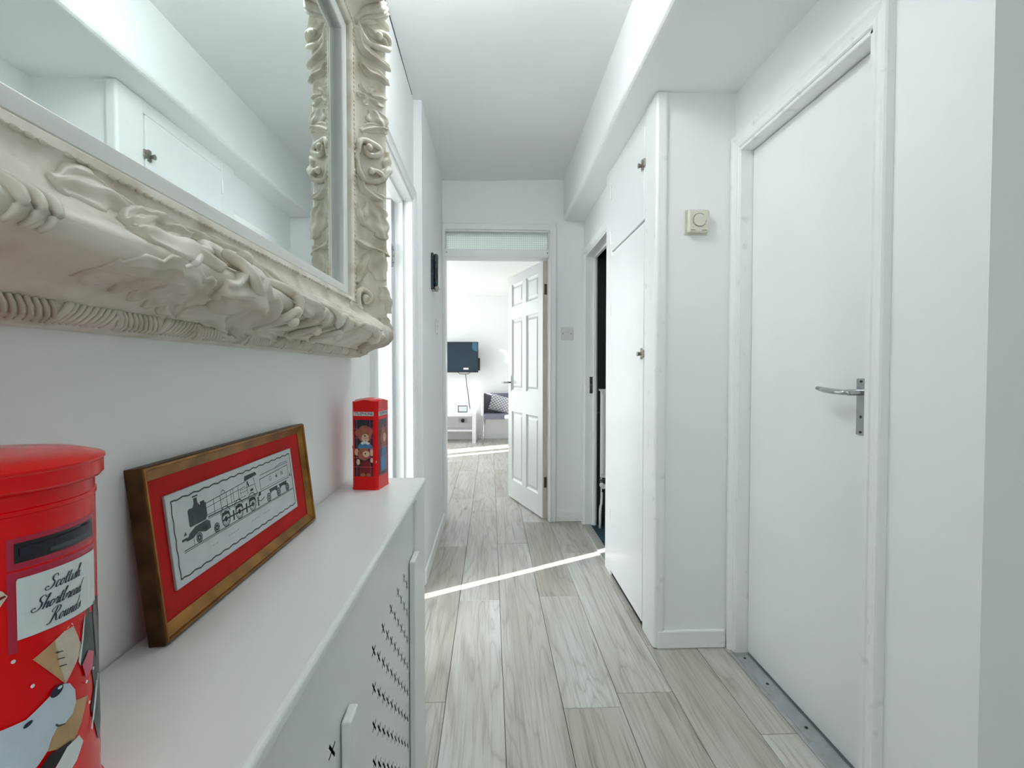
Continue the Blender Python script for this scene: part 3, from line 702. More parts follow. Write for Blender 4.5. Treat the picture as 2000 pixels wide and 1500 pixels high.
for a0, a1, z0, z1 in ((13, 21, 0.90, 0.915), (15, 24, 0.905, 0.918)): on_tin('ribbon_print', [(a0, z0 - 0.012), (a1, z1), (a1 + 0.8, z1 - 0.001), (a0 + 1, z0 - 0.014)], 'paper', L3)

# ---- framed engine print, leaning on the wall
FW, FH, FD = 0.462, 0.193, 0.019
fp = thing('framed_print', 'gold framed engine print on a red mount leaning against the wall', 'picture', (-0.3482, 0.548, HC + 0.0024))
fp.rotation_euler = (0, -R(6.8), 0)
# local: +Y along the frame, +Z up, front face at x=0, back at -FD
def ring_sweep(name, prof, w, h, m, parent):
    V = []; F = []; n = len(prof)
    for s_, d_ in prof: V += [(d_, s_, s_), (d_, w - s_, s_), (d_, w - s_, h - s_), (d_, s_, h - s_)]
    for i in range(n):
        j = (i + 1) % n
        for k in range(4): F.append((i * 4 + k, i * 4 + (k + 1) % 4, j * 4 + (k + 1) % 4, j * 4 + k))
    bm = bmesh.new(); vs = [bm.verts.new(v) for v in V]
    for f in F: bm.faces.new([vs[i] for i in f])
    return frombm(name, bm, m, parent)
ring_sweep('frame_outer', [(0.0, -FD), (0.0, -0.002), (0.001, -0.001), (0.004, -0.003), (0.004, -FD)], FW, FH, 'darkgold', fp)
ring_sweep('frame_edge', [(0.001, -0.002), (0.0015, 0.0008), (0.004, 0.0008), (0.0048, -0.001), (0.0048, -0.004), (0.001, -0.004)], FW, FH, 'gold', fp)
ring_sweep('frame_cove', [(0.0045, -0.002), (0.009, -0.0045), (0.015, -0.0075), (0.017, -0.0085), (0.017, -0.012), (0.0045, -0.012)], FW, FH, 'gold', fp)
box('mount', -0.0145, -0.0095, 0.012, FW - 0.012, 0.012, FH - 0.012, 'redmat', fp)
PX0, PX1, PZ0, PZ1 = 0.038, 0.398, 0.044, 0.154
pl = box('plate', -0.0095, -0.0060, PX0, PX1, PZ0, PZ1, 'silver', fp, 0.0006, 1)
dV, dF = [], []
XE = -0.00585
def dpoly(pts, d=0.0):
    b0 = len(dV)
    for u, v in pts: dV.append((XE + d, PX0 + u, PZ0 + v))
    dF.append(tuple(range(b0, b0 + len(pts))))
def dline(pts, w=0.0006, closed=False, d=0.0):
    n = len(pts)
    for i in range(n if closed else n - 1):
        (a, b), (c_, e) = pts[i], pts[(i + 1) % n]; l = math.hypot(c_ - a, e - b) or 1; nx, ny = -(e - b) / l * w * 0.68, (c_ - a) / l * w * 0.68
        dpoly([(a + nx, b + ny), (a - nx, b - ny), (c_ - nx, e - ny), (c_ + nx, e + ny)], d)
def dring(cx, cy, r, w=0.0009, n=24, a0=0, a1=360):
    P = [(cx + r * math.cos(R(a0 + (a1 - a0) * k / n)), cy + r * math.sin(R(a0 + (a1 - a0) * k / n))) for k in range(n + 1)]; dline(P, w)
def ddisc(cx, cy, r, n=16, d=0.0): dpoly([(cx + r * math.cos(2 * PI * k / n), cy + r * math.sin(2 * PI * k / n)) for k in range(n)], d)
PWd, PHt = PX1 - PX0, PZ1 - PZ0
# wavy border
wav = []
m_ = 0.009
for k in range(60): u = m_ + (PWd - 2 * m_) * k / 60; wav.append((u, m_ + 0.0009 * math.sin(k * 1.6)))
for k in range(18): v = m_ + (PHt - 2 * m_) * k / 18; wav.append((PWd - m_ + 0.0007 * math.sin(k * 1.6), v))
for k in range(60): u = PWd - m_ - (PWd - 2 * m_) * k / 60; wav.append((u, PHt - m_ + 0.0009 * math.sin(k * 1.6)))
for k in range(18): v = PHt - m_ - (PHt - 2 * m_) * k / 18; wav.append((m_ + 0.0007 * math.sin(k * 1.6), v))
dline(wav, 0.0014, True)
u_ = lambda f: f * PWd
v_ = lambda f: f * PHt
B0 = v_(0.345)
dline([(u_(0.06), B0), (u_(0.965), B0)], 0.0008); dline([(u_(0.06), B0 - 0.0022), (u_(0.965), B0 - 0.0018)], 0.0006)
plate_v = v_(0.565)
# smokebox, chimney
dpoly([(u_(0.108), v_(0.56)), (u_(0.200), v_(0.56)), (u_(0.213), v_(0.60)), (u_(0.213), v_(0.76)), (u_(0.110), v_(0.76)), (u_(0.104), v_(0.74)), (u_(0.104), v_(0.58))])
dpoly([(u_(0.134), v_(0.76)), (u_(0.174), v_(0.76)), (u_(0.164), v_(0.80)), (u_(0.164), v_(0.855)), (u_(0.143), v_(0.855)), (u_(0.143), v_(0.80))])
dline([(u_(0.138), v_(0.875)), (u_(0.170), v_(0.875))], 0.0014); dline([(u_(0.178), v_(0.765)), (u_(0.205), v_(0.765))], 0.004)
# boiler, bands, dome, cab
dline([(u_(0.213), v_(0.74)), (u_(0.50), v_(0.785))], 0.0007); dline([(u_(0.213), v_(0.685)), (u_(0.50), v_(0.725))], 0.0005); dline([(u_(0.213), v_(0.60)), (u_(0.50), v_(0.60))], 0.0005)
for f in (0.262, 0.308, 0.352, 0.384, 0.402, 0.442): dline([(u_(f), v_(0.58)), (u_(f), v_(0.755 + 0.1 * (f - 0.25)))], 0.0008)
dline([(u_(0.318), v_(0.755)), (u_(0.318), v_(0.79)), (u_(0.330), v_(0.81)), (u_(0.342), v_(0.79)), (u_(0.342), v_(0.757))], 0.0007)
dline([(u_(0.46), v_(0.60)), (u_(0.46), v_(0.72))], 0.0004)
for f in (0.46, 0.475, 0.49, 0.505):
    for g_ in (0.66, 0.70): dline([(u_(f), v_(g_)), (u_(f) + 0.002, v_(g_))], 0.0012)
dpoly([(u_(0.498), v_(0.79)), (u_(0.612), v_(0.815)), (u_(0.600), v_(0.86)), (u_(0.505), v_(0.86))])
dline([(u_(0.516), v_(0.80)), (u_(0.516), v_(0.60))], 0.0008); dline([(u_(0.578), v_(0.80)), (u_(0.590), v_(0.62)), (u_(0.60), v_(0.55))], 0.0009); dline([(u_(0.516), v_(0.70)), (u_(0.580), v_(0.70))], 0.0006)
dpoly([(u_(0.540), v_(0.62)), (u_(0.565), v_(0.62)), (u_(0.565), v_(0.655)), (u_(0.540), v_(0.655))])
dpoly([(u_(0.520), v_(0.73)), (u_(0.532), v_(0.70)), (u_(0.536), v_(0.705)), (u_(0.526), v_(0.78)), (u_(0.520), v_(0.78))])
# running plate and frames
dline([(u_(0.215), v_(0.575)), (u_(0.60), v_(0.555))], 0.0012); dline([(u_(0.215), v_(0.555)), (u_(0.60), v_(0.535))], 0.0005)
dpoly([(u_(0.075), v_(0.43)), (u_(0.10), v_(0.50)), (u_(0.135), v_(0.545)), (u_(0.205), v_(0.555)), (u_(0.225), v_(0.52)), (u_(0.225), v_(0.44)), (u_(0.19), v_(0.43)), (u_(0.15), v_(0.47)), (u_(0.115), v_(0.43))])
dpoly([(u_(0.066), v_(0.50)), (u_(0.078), v_(0.54)), (u_(0.085), v_(0.50))])
dline([(u_(0.055), v_(0.46)), (u_(0.085), v_(0.46))], 0.0022); dline([(u_(0.118), v_(0.355)), (u_(0.118), v_(0.42))], 0.0008)
for cx in (0.150, 0.262): dring(u_(cx), B0 + 0.0062, 0.0058, 0.0011); dring(u_(cx), B0 + 0.0062, 0.0030, 0.0022)
for cx in (0.330, 0.432, 0.545):
    dring(u_(cx), B0 + 0.0108, 0.0102, 0.0011); dring(u_(cx), B0 + 0.0108, 0.0080, 0.0005); ddisc(u_(cx), B0 + 0.0108, 0.0035)
    for k in range(9): a = R(k * 40); dline([(u_(cx), B0 + 0.0108), (u_(cx) + 0.008 * math.cos(a), B0 + 0.0108 + 0.008 * math.sin(a))], 0.0005)
    dring(u_(cx), B0 + 0.0145, 0.0135, 0.0010, 14, 20, 160)
    dpoly([(u_(cx) - 0.009, v_(0.535)), (u_(cx) + 0.009, v_(0.53)), (u_(cx) + 0.012, B0 + 0.012), (u_(cx) + 0.006, B0 + 0.0165), (u_(cx) - 0.006, B0 + 0.0165), (u_(cx) - 0.012, B0 + 0.012)])
dline([(u_(0.30), B0 + 0.0105), (u_(0.56), B0 + 0.0098)], 0.0016)
for f in (0.385, 0.49, 0.595): dpoly([(u_(f) - 0.002, B0 + 0.003), (u_(f) + 0.002, B0 + 0.003), (u_(f) + 0.003, B0 + 0.017), (u_(f) - 0.001, B0 + 0.017)])
dline([(u_(0.60), v_(0.45)), (u_(0.62), v_(0.42)), (u_(0.66), v_(0.45))], 0.0009); dpoly([(u_(0.600), v_(0.50)), (u_(0.625), v_(0.50)), (u_(0.632), v_(0.55)), (u_(0.612), v_(0.56))])
# tender
dline([(u_(0.632), v_(0.74)), (u_(0.632), v_(0.55)), (u_(0.935), v_(0.55)), (u_(0.935), v_(0.755)), (u_(0.632), v_(0.725))], 0.0008); dline([(u_(0.640), v_(0.78)), (u_(0.94), v_(0.80)), (u_(0.93), v_(0.755))], 0.0007); dline([(u_(0.80), v_(0.80)), (u_(0.86), v_(0.825)), (u_(0.94), v_(0.82))], 0.0006)
dline([(u_(0.64), v_(0.58)), (u_(0.93), v_(0.58))], 0.0004); ddisc(u_(0.800), v_(0.665), 0.0028, 10)
dpoly([(u_(0.945), v_(0.56)), (u_(0.955), v_(0.62)), (u_(0.962), v_(0.56))])
for cx in (0.70, 0.805, 0.905): dring(u_(cx), B0 + 0.0070, 0.0064, 0.0016); dring(u_(cx), B0 + 0.0070, 0.0030, 0.0020)
dpoly([(u_(0.71), v_(0.52)), (u_(0.80), v_(0.52)), (u_(0.79), v_(0.44)), (u_(0.765), v_(0.47)), (u_(0.735), v_(0.47)), (u_(0.72), v_(0.44))]); dpoly([(u_(0.815), v_(0.52)), (u_(0.905), v_(0.52)), (u_(0.895), v_(0.44)), (u_(0.87), v_(0.47)), (u_(0.84), v_(0.47)), (u_(0.825), v_(0.44))])
mk('engraving', dV, dF, 'ink2', pl)
for s_, f in (('G', 0.735), ('W', 0.862)):
    V, F = text_mesh(s_, 0.011); mk('lettering', [(XE + 0.0001, PX0 + u_(f) + x, PZ0 + v_(0.665) + y) for x, y, z in V], F, 'ink2', pl)
gV, gF = [], []
for f, w_ in ((0.24, 0.010), (0.37, 0.024), (0.55, 0.022), (0.66, 0.018)):
    for k in range(5):
        x = PX0 + u_(f) + (k - 2) * w_ / 4; z = PZ0 + v_(0.225); b0 = len(gV)
        gV += [(XE, x - w_ / 13, z - 0.0009), (XE, x + w_ / 13, z - 0.0012), (XE, x + w_ / 15, z + 0.001), (XE, x - w_ / 13, z + 0.0006)]; gF.append((b0, b0 + 1, b0 + 2, b0 + 3))
mk('worn_caption', gV, gF, mat('faint_ink', C(160, 168, 172), 0.6), pl, kind='stuff')
box('rear_strut', -FD - 0.0035, -FD, 0.18, 0.26, 0.03, 0.15, 'dot', fp, 0.001)

# ---- telephone box tin
BW, BD, BH = 0.069, 0.080, 0.222
tb = thing('telephone_box_tin', 'red telephone box shaped tin with printed teddy bears in its windows', 'tin', (-0.3145, 1.264, HC), R(-9))
# local: front at y=0 facing -Y, x from -BW/2..BW/2
def rsq(hw, hd0, hd1, c_=0.006):
    return [(-hw + c_, hd0), (hw - c_, hd0), (hw, hd0 + c_), (hw, hd1 - c_), (hw - c_, hd1), (-hw + c_, hd1), (-hw, hd1 - c_), (-hw, hd0 + c_)]
def loft(name, secs, m, parent):
    V = []; F = []; n = len(secs[0][0])
    for pts, z in secs: V += [(x, y, z) for x, y in pts]
    for i in range(len(secs) - 1):
        for k in range(n): F.append((i * n + k, i * n + (k + 1) % n, (i + 1) * n + (k + 1) % n, (i + 1) * n + k))
    F.append(tuple(range(n - 1, -1, -1))); F.append(tuple(range((len(secs) - 1) * n, len(secs) * n)))
    return mk(name, V, F, m, parent)
loft('body', [(rsq(BW / 2, 0, BD), 0.0), (rsq(BW / 2, 0, BD), 0.004), (rsq(BW / 2 - 0.0008, 0.0008, BD - 0.0008), 0.005), (rsq(BW / 2 - 0.0008, 0.0008, BD - 0.0008), BH)], 'red', tb)
# shallow domed roof with a curved pediment on each side
V = []; F = []; nx = 16
for j in range(nx + 1):
    for i in range(nx + 1):
        x = -1 + 2 * i / nx; y = -1 + 2 * j / nx
        k_ = 1 - 0.075 * (x * y) ** 4; V.append((x * k_ * (BW / 2 - 0.0004), BD / 2 + y * k_ * (BD / 2 - 0.0004), BH - 0.001 + 0.0095 * (1 - 0.5 * x ** 2 - 0.5 * y ** 2) - 0.006 * (x * x * y * y) ))
q0 = len(V)
for j in range(nx):
    for i in range(nx): F.append((j * (nx + 1) + i, j * (nx + 1) + i + 1, (j + 1) * (nx + 1) + i + 1, (j + 1) * (nx + 1) + i))
edge = [i for i in range(nx + 1)] + [(j + 1) * (nx + 1) - 1 for j in range(1, nx + 1)] + [nx * (nx + 1) + i for i in range(nx - 1, -1, -1)] + [j * (nx + 1) for j in range(nx - 1, 0, -1)]
for e_ in edge: V.append((V[e_][0], V[e_][1], BH - 0.004))
ne = len(edge)
for k in range(ne): F.append((edge[k], q0 + k, q0 + (k + 1) % ne, edge[(k + 1) % ne]))
o = mk('roof', V, F, 'red', tb, smooth=True); o.data.set_sharp_from_angle(angle=R(35))
def face_part(name, pts, m, lift, side, parent=None):
    if side == 'front': return mk(name, [(u, 0.0008 - lift, v) for u, v in pts], [tuple(range(len(pts)))], m, parent or tb)
    return mk(name, [(BW / 2 - 0.0008 + lift, BD / 2 + u, v) for u, v in pts], [tuple(range(len(pts)))], m, parent or tb)
def rc_(u0, u1, v0, v1): return [(u0, v0), (u1, v0), (u1, v1), (u0, v1)]
def el2(cu_, cv, ru, rv, n=22): return [(cu_ + ru * math.cos(2 * PI * k / n), cv + rv * math.sin(2 * PI * k / n)) for k in range(n)]
for side, hw in (('front', BW / 2), ('side', BD / 2)):
    su = 1.0 if side == 'front' else BD / BW
    sg = face_part('sign', rc_(-0.0285 * su, 0.024 * su, 0.186, 0.196), 'paper', 0.0005, side)
    V, F = text_mesh('TELEPHONE', 0.0098, bold=0.00012)
    k_ = 0.048 * su / (max(v[0] for v in V) - min(v[0] for v in V)); k_ = min(k_, 1.0 * su)
    if side == 'front':
        mk('lettering', [(x * k_ - 0.0022, 0.0008 - 0.0008, y + 0.191) for x, y, z in V], F, 'ink', sg)
    else:
        mk('lettering', [(BW / 2 - 0.0008 + 0.0008, BD / 2 + x * k_ - 0.0022 * su, y + 0.191) for x, y, z in V], F, 'ink', sg)
    w0, w1 = -0.0265 * su, 0.0215 * su
    wn = face_part('window', rc_(w0, w1, 0.034, 0.176), 'navy', 0.0004, side)
    def fpp(name, pts, m, lift): return face_part(name, [(min(max(u * su, w0), w1), min(max(v, 0.034), 0.176)) for u, v in pts], m, lift, side, wn)
    if side == 'front':
        fpp('bear_ear', el2(-0.0175, 0.143, 0.0075, 0.0085), 'bear', 0.0006); fpp('bear_ear', el2(0.0150, 0.148, 0.0075, 0.0085), 'bear', 0.0006)
        fpp('bear_head', el2(0.0005, 0.141, 0.0185, 0.0215), 'bear', 0.0007)
        fpp('bear_muzzle', el2(0.002, 0.130, 0.0098, 0.0105), 'bearl', 0.0009); fpp('bear_nose', el2(0.001, 0.136, 0.003, 0.0018), 'black', 0.0011); fpp('bear_mouth', rc_(-0.006, 0.010, 0.1303, 0.1311), 'navy', 0.0011)
        fpp('bear_shirt', [(-0.018, 0.104), (-0.016, 0.113), (-0.008, 0.119), (0.012, 0.119), (0.021, 0.111), (0.0215, 0.104)], 'blue', 0.0008)
        fpp('bear_collar', [(-0.011, 0.118), (-0.006, 0.114), (0.002, 0.1165), (0.010, 0.1135), (0.014, 0.118), (0.008, 0.1215), (-0.005, 0.1215)], 'paper', 0.0010)
        fpp('bear_ear', el2(-0.021, 0.095, 0.005, 0.009), 'bearl', 0.0006); fpp('bear_ear', el2(0.0185, 0.095, 0.005, 0.010), 'bearl', 0.0006)
        fpp('bear_head', el2(-0.002, 0.090, 0.0165, 0.0155), 'bear', 0.00085)
        fpp('bear_muzzle', el2(0.004, 0.0905, 0.0092, 0.0080), 'bearl', 0.0010); fpp('bear_nose', el2(0.002, 0.0915, 0.0022, 0.0018), 'black', 0.0012)
        fpp('bear_dress', [(-0.014, 0.034), (-0.015, 0.050), (-0.010, 0.068), (0.000, 0.075), (0.013, 0.071), (0.0195, 0.055), (0.0190, 0.034)], 'darkred', 0.0008)
        fpp('bear_paw', el2(-0.017, 0.070, 0.0048, 0.0075), 'bearl', 0.0010); fpp('bear_paw', el2(0.019, 0.075, 0.004, 0.006), 'bearl', 0.0010)
        fpp('bear_foot', el2(-0.005, 0.038, 0.0065, 0.0045), 'bear', 0.0010); fpp('bear_foot', el2(0.010, 0.038, 0.006, 0.0045), 'bear', 0.0010)
        bars_u = (-0.0200, 0.0145); bars_v = (0.153, 0.1305, 0.1035, 0.0815, 0.058)
    else:
        fpp('bear_back', [(-0.012, 0.104), (-0.016, 0.13), (-0.010, 0.150), (-0.006, 0.163), (0.002, 0.155), (0.010, 0.150), (0.016, 0.13), (0.012, 0.104)], 'bear', 0.0007)
        fpp('bear_face', el2(0.004, 0.128, 0.008, 0.011), 'bearl', 0.0009); fpp('bear_dress', [(-0.015, 0.044), (-0.018, 0.075), (-0.010, 0.104), (0.012, 0.104), (0.018, 0.075), (0.017, 0.044)], 'blue', 0.0008)
        bars_u = (-0.0200, 0.0145); bars_v = (0.153, 0.1305, 0.1035, 0.0815)
    for u in bars_u: fpp('glazing_bar', rc_(u - 0.0005, u + 0.0005, 0.034, 0.176), 'pink', 0.0014)
    for v in bars_v: fpp('glazing_bar', [(w0 / su, v - 0.0005), (w1 / su, v - 0.0005), (w1 / su, v + 0.0005), (w0 / su, v + 0.0005)], 'pink', 0.0014)
tube('door_pull', [(-0.0305, -0.0002, 0.112), (-0.0315, -0.0008, 0.108), (-0.0305, -0.0002, 0.103)], 0.0008, 'pink', tb, 6)
tube('door_pull', [(0.0295, -0.0002, 0.068), (0.0302, -0.001, 0.071), (0.0310, -0.0002, 0.075)], 0.0007, 'kraft2', tb, 6)

# ------------------------------------------------------------------ ornate mirror
A0, A1, B0m, B1m = 0.20, 1.25, 1.33, 1.95
mi = thing('wall_mirror', 'large wall mirror in a carved cream frame of leaves and scrolls', 'mirror', (XL, 0.725, 1.16))
OFF = Vector((XL, 0.725, 1.16))
PROF = [(0.022, 0.026), (0.0225, 0.042), (0.026, 0.047), (0.035, 0.050), (0.041, 0.046), (0.055, 0.050), (0.072, 0.060), (0.086, 0.076), (0.095, 0.094), (0.102, 0.107), (0.110, 0.113), (0.118, 0.112), (0.125, 0.104), (0.130, 0.092), (0.133, 0.078), (0.139, 0.060), (0.147, 0.046), (0.151, 0.043), (0.153, 0.036), (0.160, 0.036), (0.168, 0.030), (0.172, 0.018), (0.173, 0.0005)]
def rect_sweep(name, prof, m, a0=A0, a1=A1, b0=B0m, b1=B1m, close=True, smooth=True):
    V = []; F = []; n = len(prof)
    for s_, d_ in prof:
        for a, b in ((a0 - s_, b0 - s_), (a1 + s_, b0 - s_), (a1 + s_, b1 + s_), (a0 - s_, b1 + s_)): V.append(Vector((XL + d_, a, b)) - OFF)
    for i in range(n if close else n - 1):
        j = (i + 1) % n
        for k in range(4): F.append((i * 4 + k, i * 4 + (k + 1) % 4, j * 4 + (k + 1) % 4, j * 4 + k))
    bm = bmesh.new(); vs = [bm.verts.new(v) for v in V]
    for f in F: bm.faces.new([vs[i] for i in f])
    o = frombm(name, bm, m, mi, smooth=smooth)
    if smooth: o.data.set_sharp_from_angle(angle=R(50))
    return o
rect_sweep('frame', PROF + [(0.022, 0.0005)], 'cream')
rect_sweep('inner_slip', [(-0.003, 0.020), (-0.003, 0.030), (0.0, 0.034), (0.008, 0.036), (0.018, 0.037), (0.0205, 0.034), (0.0205, 0.004), (-0.003, 0.004)], 'slip')
rect_sweep('dark_rebate', [(0.0200, 0.020), (0.0202, 0.031), (0.0226, 0.031), (0.0226, 0.020)], 'dot')
gl = box('glass', 0.008, 0.0175, A0 - 0.725 - 0.002, A1 - 0.725 + 0.002, B0m - 1.16 - 0.002, B1m - 1.16 + 0.002, 'glass', mi)
def Hs(s_):
    s_ = max(PROF[0][0], min(PROF[-1][0], s_))
    for (s0, d0), (s1, d1) in zip(PROF[:-1], PROF[1:]):
        if s0 <= s_ <= s1: return d0 + (d1 - d0) * (s_ - s0) / max(1e-6, s1 - s0)
    return 0.0
def Hm(a, b): return Hs(max(a - A1, A0 - a, b - B1m, B0m - b))
def nrm(a, b):
    e = 0.006
    ga = (Hm(a + e, b) - Hm(a - e, b)) / (2 * e); gb = (Hm(a, b + e) - Hm(a, b - e)) / (2 * e)
    return Vector((1, -max(-1.6, min(1.6, ga)), -max(-1.6, min(1.6, gb)))).normalized()
def Pm(a, b, lift): return Vector((XL + Hm(a, b), a, b)) + nrm(a, b) * lift - OFF
def leaf(path, w, lift=0.012, lobes=4, curl=0.010, ribs=3, name='acanthus_leaf'):
    """carved leaf laid over the frame: lobed outline, fluted, rolled tip"""
    P = smooth_path(path, 7); n = len(P); nv = 15; V = []; F = []
    for i, (a, b) in enumerate(P):
        u = i / (n - 1)
        p, q = P[max(i - 1, 0)], P[min(i + 1, n - 1)]
        ta, tb_ = q[0] - p[0], q[1] - p[1]; l = math.hypot(ta, tb_) or 1; na, nb = -tb_ / l, ta / l
        env = (math.sin(PI * (0.10 + 0.86 * u)) ** 0.8)
        lob = 1 - 0.42 * abs(math.sin(PI * lobes * u + 0.5)) ** 4
        ww = w * env * lob
        for k in range(nv):
            v = -1 + 2 * k / (nv - 1)
            sh = (1 - abs(v) ** 2.6)
            flute = 0.34 * math.cos(ribs * PI * v + 2.5 * u) + 0.18 * math.sin(PI * lobes * 2 * u + abs(v) * 3.0)
            h = lift * (0.25 + 0.75 * env) * sh * (0.85 + flute) + curl * max(0, u - 0.62) ** 1.2 * 2.2 * (0.4 + 0.6 * sh) - (0.004 if abs(v) > 0.98 else 0)
            V.append(Pm(a + na * ww * v, b + nb * ww * v, h))
    for i in range(n - 1):
        for k in range(nv - 1): F.append((i * nv + k, i * nv + k + 1, (i + 1) * nv + k + 1, (i + 1) * nv + k))
    # back skin keeps the leaf solid
    N0 = len(V)
    cen = [Pm(a, b, -0.006) for a, b in P]
    V += cen
    for i in range(n - 1):
        F.append((i * nv, (i + 1) * nv, N0 + i + 1, N0 + i)); F.append((i * nv + nv - 1, N0 + i, N0 + i + 1, (i + 1) * nv + nv - 1))
    F.append(tuple(list(range(nv - 1, -1, -1)) + [N0])); F.append(tuple(list(range((n - 1) * nv, n * nv)) + [N0 + n - 1]))
    bm = bmesh.new(); vs = [bm.verts.new(v) for v in V]
    for f in F:
        try: bm.faces.new([vs[i] for i in f])
        except ValueError: pass
    return frombm(name, bm, 'cream', mi, smooth=True)
def scroll(ca, cb_, Rr, turns, a_start, dirn, r0, tail=None, lift=0.010, name='scroll'):
    """C-scroll: a rib winding into an eye"""
    pts = []; rad = []
    if tail:
        T_ = smooth_path(tail + [(ca + Rr * math.cos(R(a_start)), cb_ + Rr * math.sin(R(a_start)))], 6)[:-1]
        for i, (a, b) in enumerate(T_): pts.append((a, b, lift * 0.5 * (0.3 + 0.7 * i / len(T_)))); rad.append(r0 * (0.35 + 0.65 * i / len(T_)))
    N_ = int(26 * turns)
    for k in range(N_ + 1):
        f = k / N_; th = R(a_start) + dirn * 2 * PI * turns * f; rr = Rr * (1 - f) ** 0.8 + 0.10 * Rr * f
        pts.append((ca + rr * math.cos(th), cb_ + rr * math.sin(th), lift * (0.5 + 0.9 * f))); rad.append(r0 * (1 - 0.35 * f))
    V3 = [Pm(*p) for p in pts]
    V, F = tube_vf(V3, rad, 10, flat=1.0, nrm=(1, -0.3, 0.1))
    o = mk(name, V, F, 'cream', mi, smooth=True)
    eye = bmesh.new(); bmesh.ops.create_uvsphere(eye, u_segments=12, v_segments=8, radius=r0 * 1.15, matrix=Matrix.Translation(V3[-1] + nrm(pts[-1][0], pts[-1][1]) * 0.002))
    frombm('scroll_eye', eye, 'cream', o, smooth=True)
    return o
# ---- bottom rail
for da in (-0.012, 0.0, 0.012):
    ring_ = []
    for k in range(17):
        s_ = 0.078 + 0.044 * k / 16; a = 0.315 + da + 0.010 * math.sin(PI * k / 16)
        ring_.append(Pm(a, B0m - s_, 0.0015))
    tube('binding_ring', ring_, [0.0018 + 0.0032 * math.sin(PI * k / 16) for k in range(17)], 'cream', mi, 8)
leaf([(0.400, 1.262), (0.445, 1.274), (0.495, 1.266)], 0.021, 0.010, 2, 0.004, 2)
leaf([(0.455, 1.247), (0.510, 1.264), (0.575, 1.270)], 0.020, 0.012, 3, 0.006, 3)
leaf([(0.400, 1.200), (0.460, 1.206), (0.520, 1.198), (0.565, 1.182)], 0.020, 0.006, 6, 0.003, 5)
leaf([(0.430, 1.232), (0.490, 1.236), (0.540, 1.226)], 0.016, 0.012, 2, 0.004, 2)
scroll(0.590, 1.232, 0.026, 1.35, 150, -1, 0.0085, [(0.480, 1.218), (0.530, 1.240)], 0.012)
leaf([(0.560, 1.272), (0.640, 1.272), (0.720, 1.258), (0.800, 1.240)], 0.014, 0.013, 3, 0.006, 2)
leaf([(0.590, 1.262), (0.680, 1.254), (0.760, 1.236)], 0.010, 0.013, 2, 0.006, 1)
leaf([(0.540, 1.208), (0.600, 1.212), (0.665, 1.196), (0.700, 1.176)], 0.024, 0.018, 3, 0.014, 3)
leaf([(0.560, 1.185), (0.610, 1.192), (0.660, 1.182), (0.700, 1.168)], 0.014, 0.012, 2, 0.008, 2)
scroll(0.712, 1.205, 0.021, 1.2, 100, -1, 0.0075, [(0.640, 1.232), (0.680, 1.236)], 0.012)
leaf([(0.720, 1.222), (0.780, 1.222), (0.840, 1.202), (0.870, 1.182)], 0.020, 0.014, 3, 0.010, 3)
scroll(0.835, 1.200, 0.020, 1.15, 170, -1, 0.007, [(0.760, 1.186), (0.800, 1.190)], 0.012)
scroll(0.945, 1.200, 0.022, 1.25, 160, -1, 0.0075, [(0.860, 1.238), (0.905, 1.226)], 0.012)
leaf([(0.860, 1.250), (0.930, 1.246), (1.000, 1.228)], 0.013, 0.010, 2, 0.004, 2)
leaf([(0.700, 1.178), (0.780, 1.180), (0.850, 1.172)], 0.010, 0.008, 4, 0.003, 2)
# ---- lower corner
leaf([(1.020, 1.246), (1.120, 1.252), (1.210, 1.244), (1.300, 1.226)], 0.020, 0.010, 3, 0.004, 3)
leaf([(1.040, 1.216), (1.160, 1.222), (1.270, 1.208), (1.360, 1.188)], 0.013, 0.012, 3, 0.006, 1)
leaf([(1.240, 1.285), (1.300, 1.250), (1.350, 1.215), (1.400, 1.176)], 0.034, 0.016, 3, 0.012, 5)
leaf([(1.300, 1.215), (1.350, 1.192), (1.405, 1.172)], 0.024, 0.016, 3, 0.012, 3)
leaf([(1.350, 1.265), (1.372, 1.225), (1.395, 1.185)], 0.022, 0.014, 3, 0.010, 3)
scroll(1.318, 1.308, 0.028, 1.15, 250, -1, 0.0085, [(1.330, 1.225), (1.300, 1.250)], 0.011)
leaf([(1.352, 1.345), (1.362, 1.310), (1.366, 1.275)], 0.017, 0.014, 2, 0.008, 2)
# ---- right rail, upwards
leaf([(1.300, 1.345), (1.318, 1.385), (1.330, 1.425)], 0.016, 0.012, 2, 0.006, 2)
leaf([(1.350, 1.360), (1.345, 1.410), (1.352, 1.450)], 0.024, 0.009, 2, 0.004, 2)
leaf([(1.295, 1.452), (1.330, 1.446), (1.368, 1.428)], 0.012, 0.010, 2, 0.008, 1)
leaf([(1.335, 1.560), (1.346, 1.515), (1.355, 1.468)], 0.028, 0.010, 3, 0.006, 3)
leaf([(1.300, 1.550), (1.312, 1.520), (1.326, 1.495)], 0.013, 0.010, 2, 0.006, 2)
leaf([(1.310, 1.625), (1.330, 1.590), (1.352, 1.570)], 0.020, 0.012, 2, 0.010, 2)
scroll(1.335, 1.632, 0.027, 0.75, 190, 1, 0.0080, [(1.312, 1.672), (1.306, 1.650)], 0.012)
scroll(1.330, 1.690, 0.027, 1.2, 200, -1, 0.0085, [(1.318, 1.640), (1.300, 1.662)], 0.012)
leaf([(1.352, 1.620), (1.362, 1.660), (1.365, 1.705)], 0.015, 0.013, 3, 0.006, 2)
leaf([(1.318, 1.735), (1.342, 1.755), (1.366, 1.765)], 0.014, 0.010, 2, 0.006, 2)
leaf([(1.340, 1.800), (1.350, 1.775), (1.356, 1.745)], 0.024, 0.009, 2, 0.004, 3)
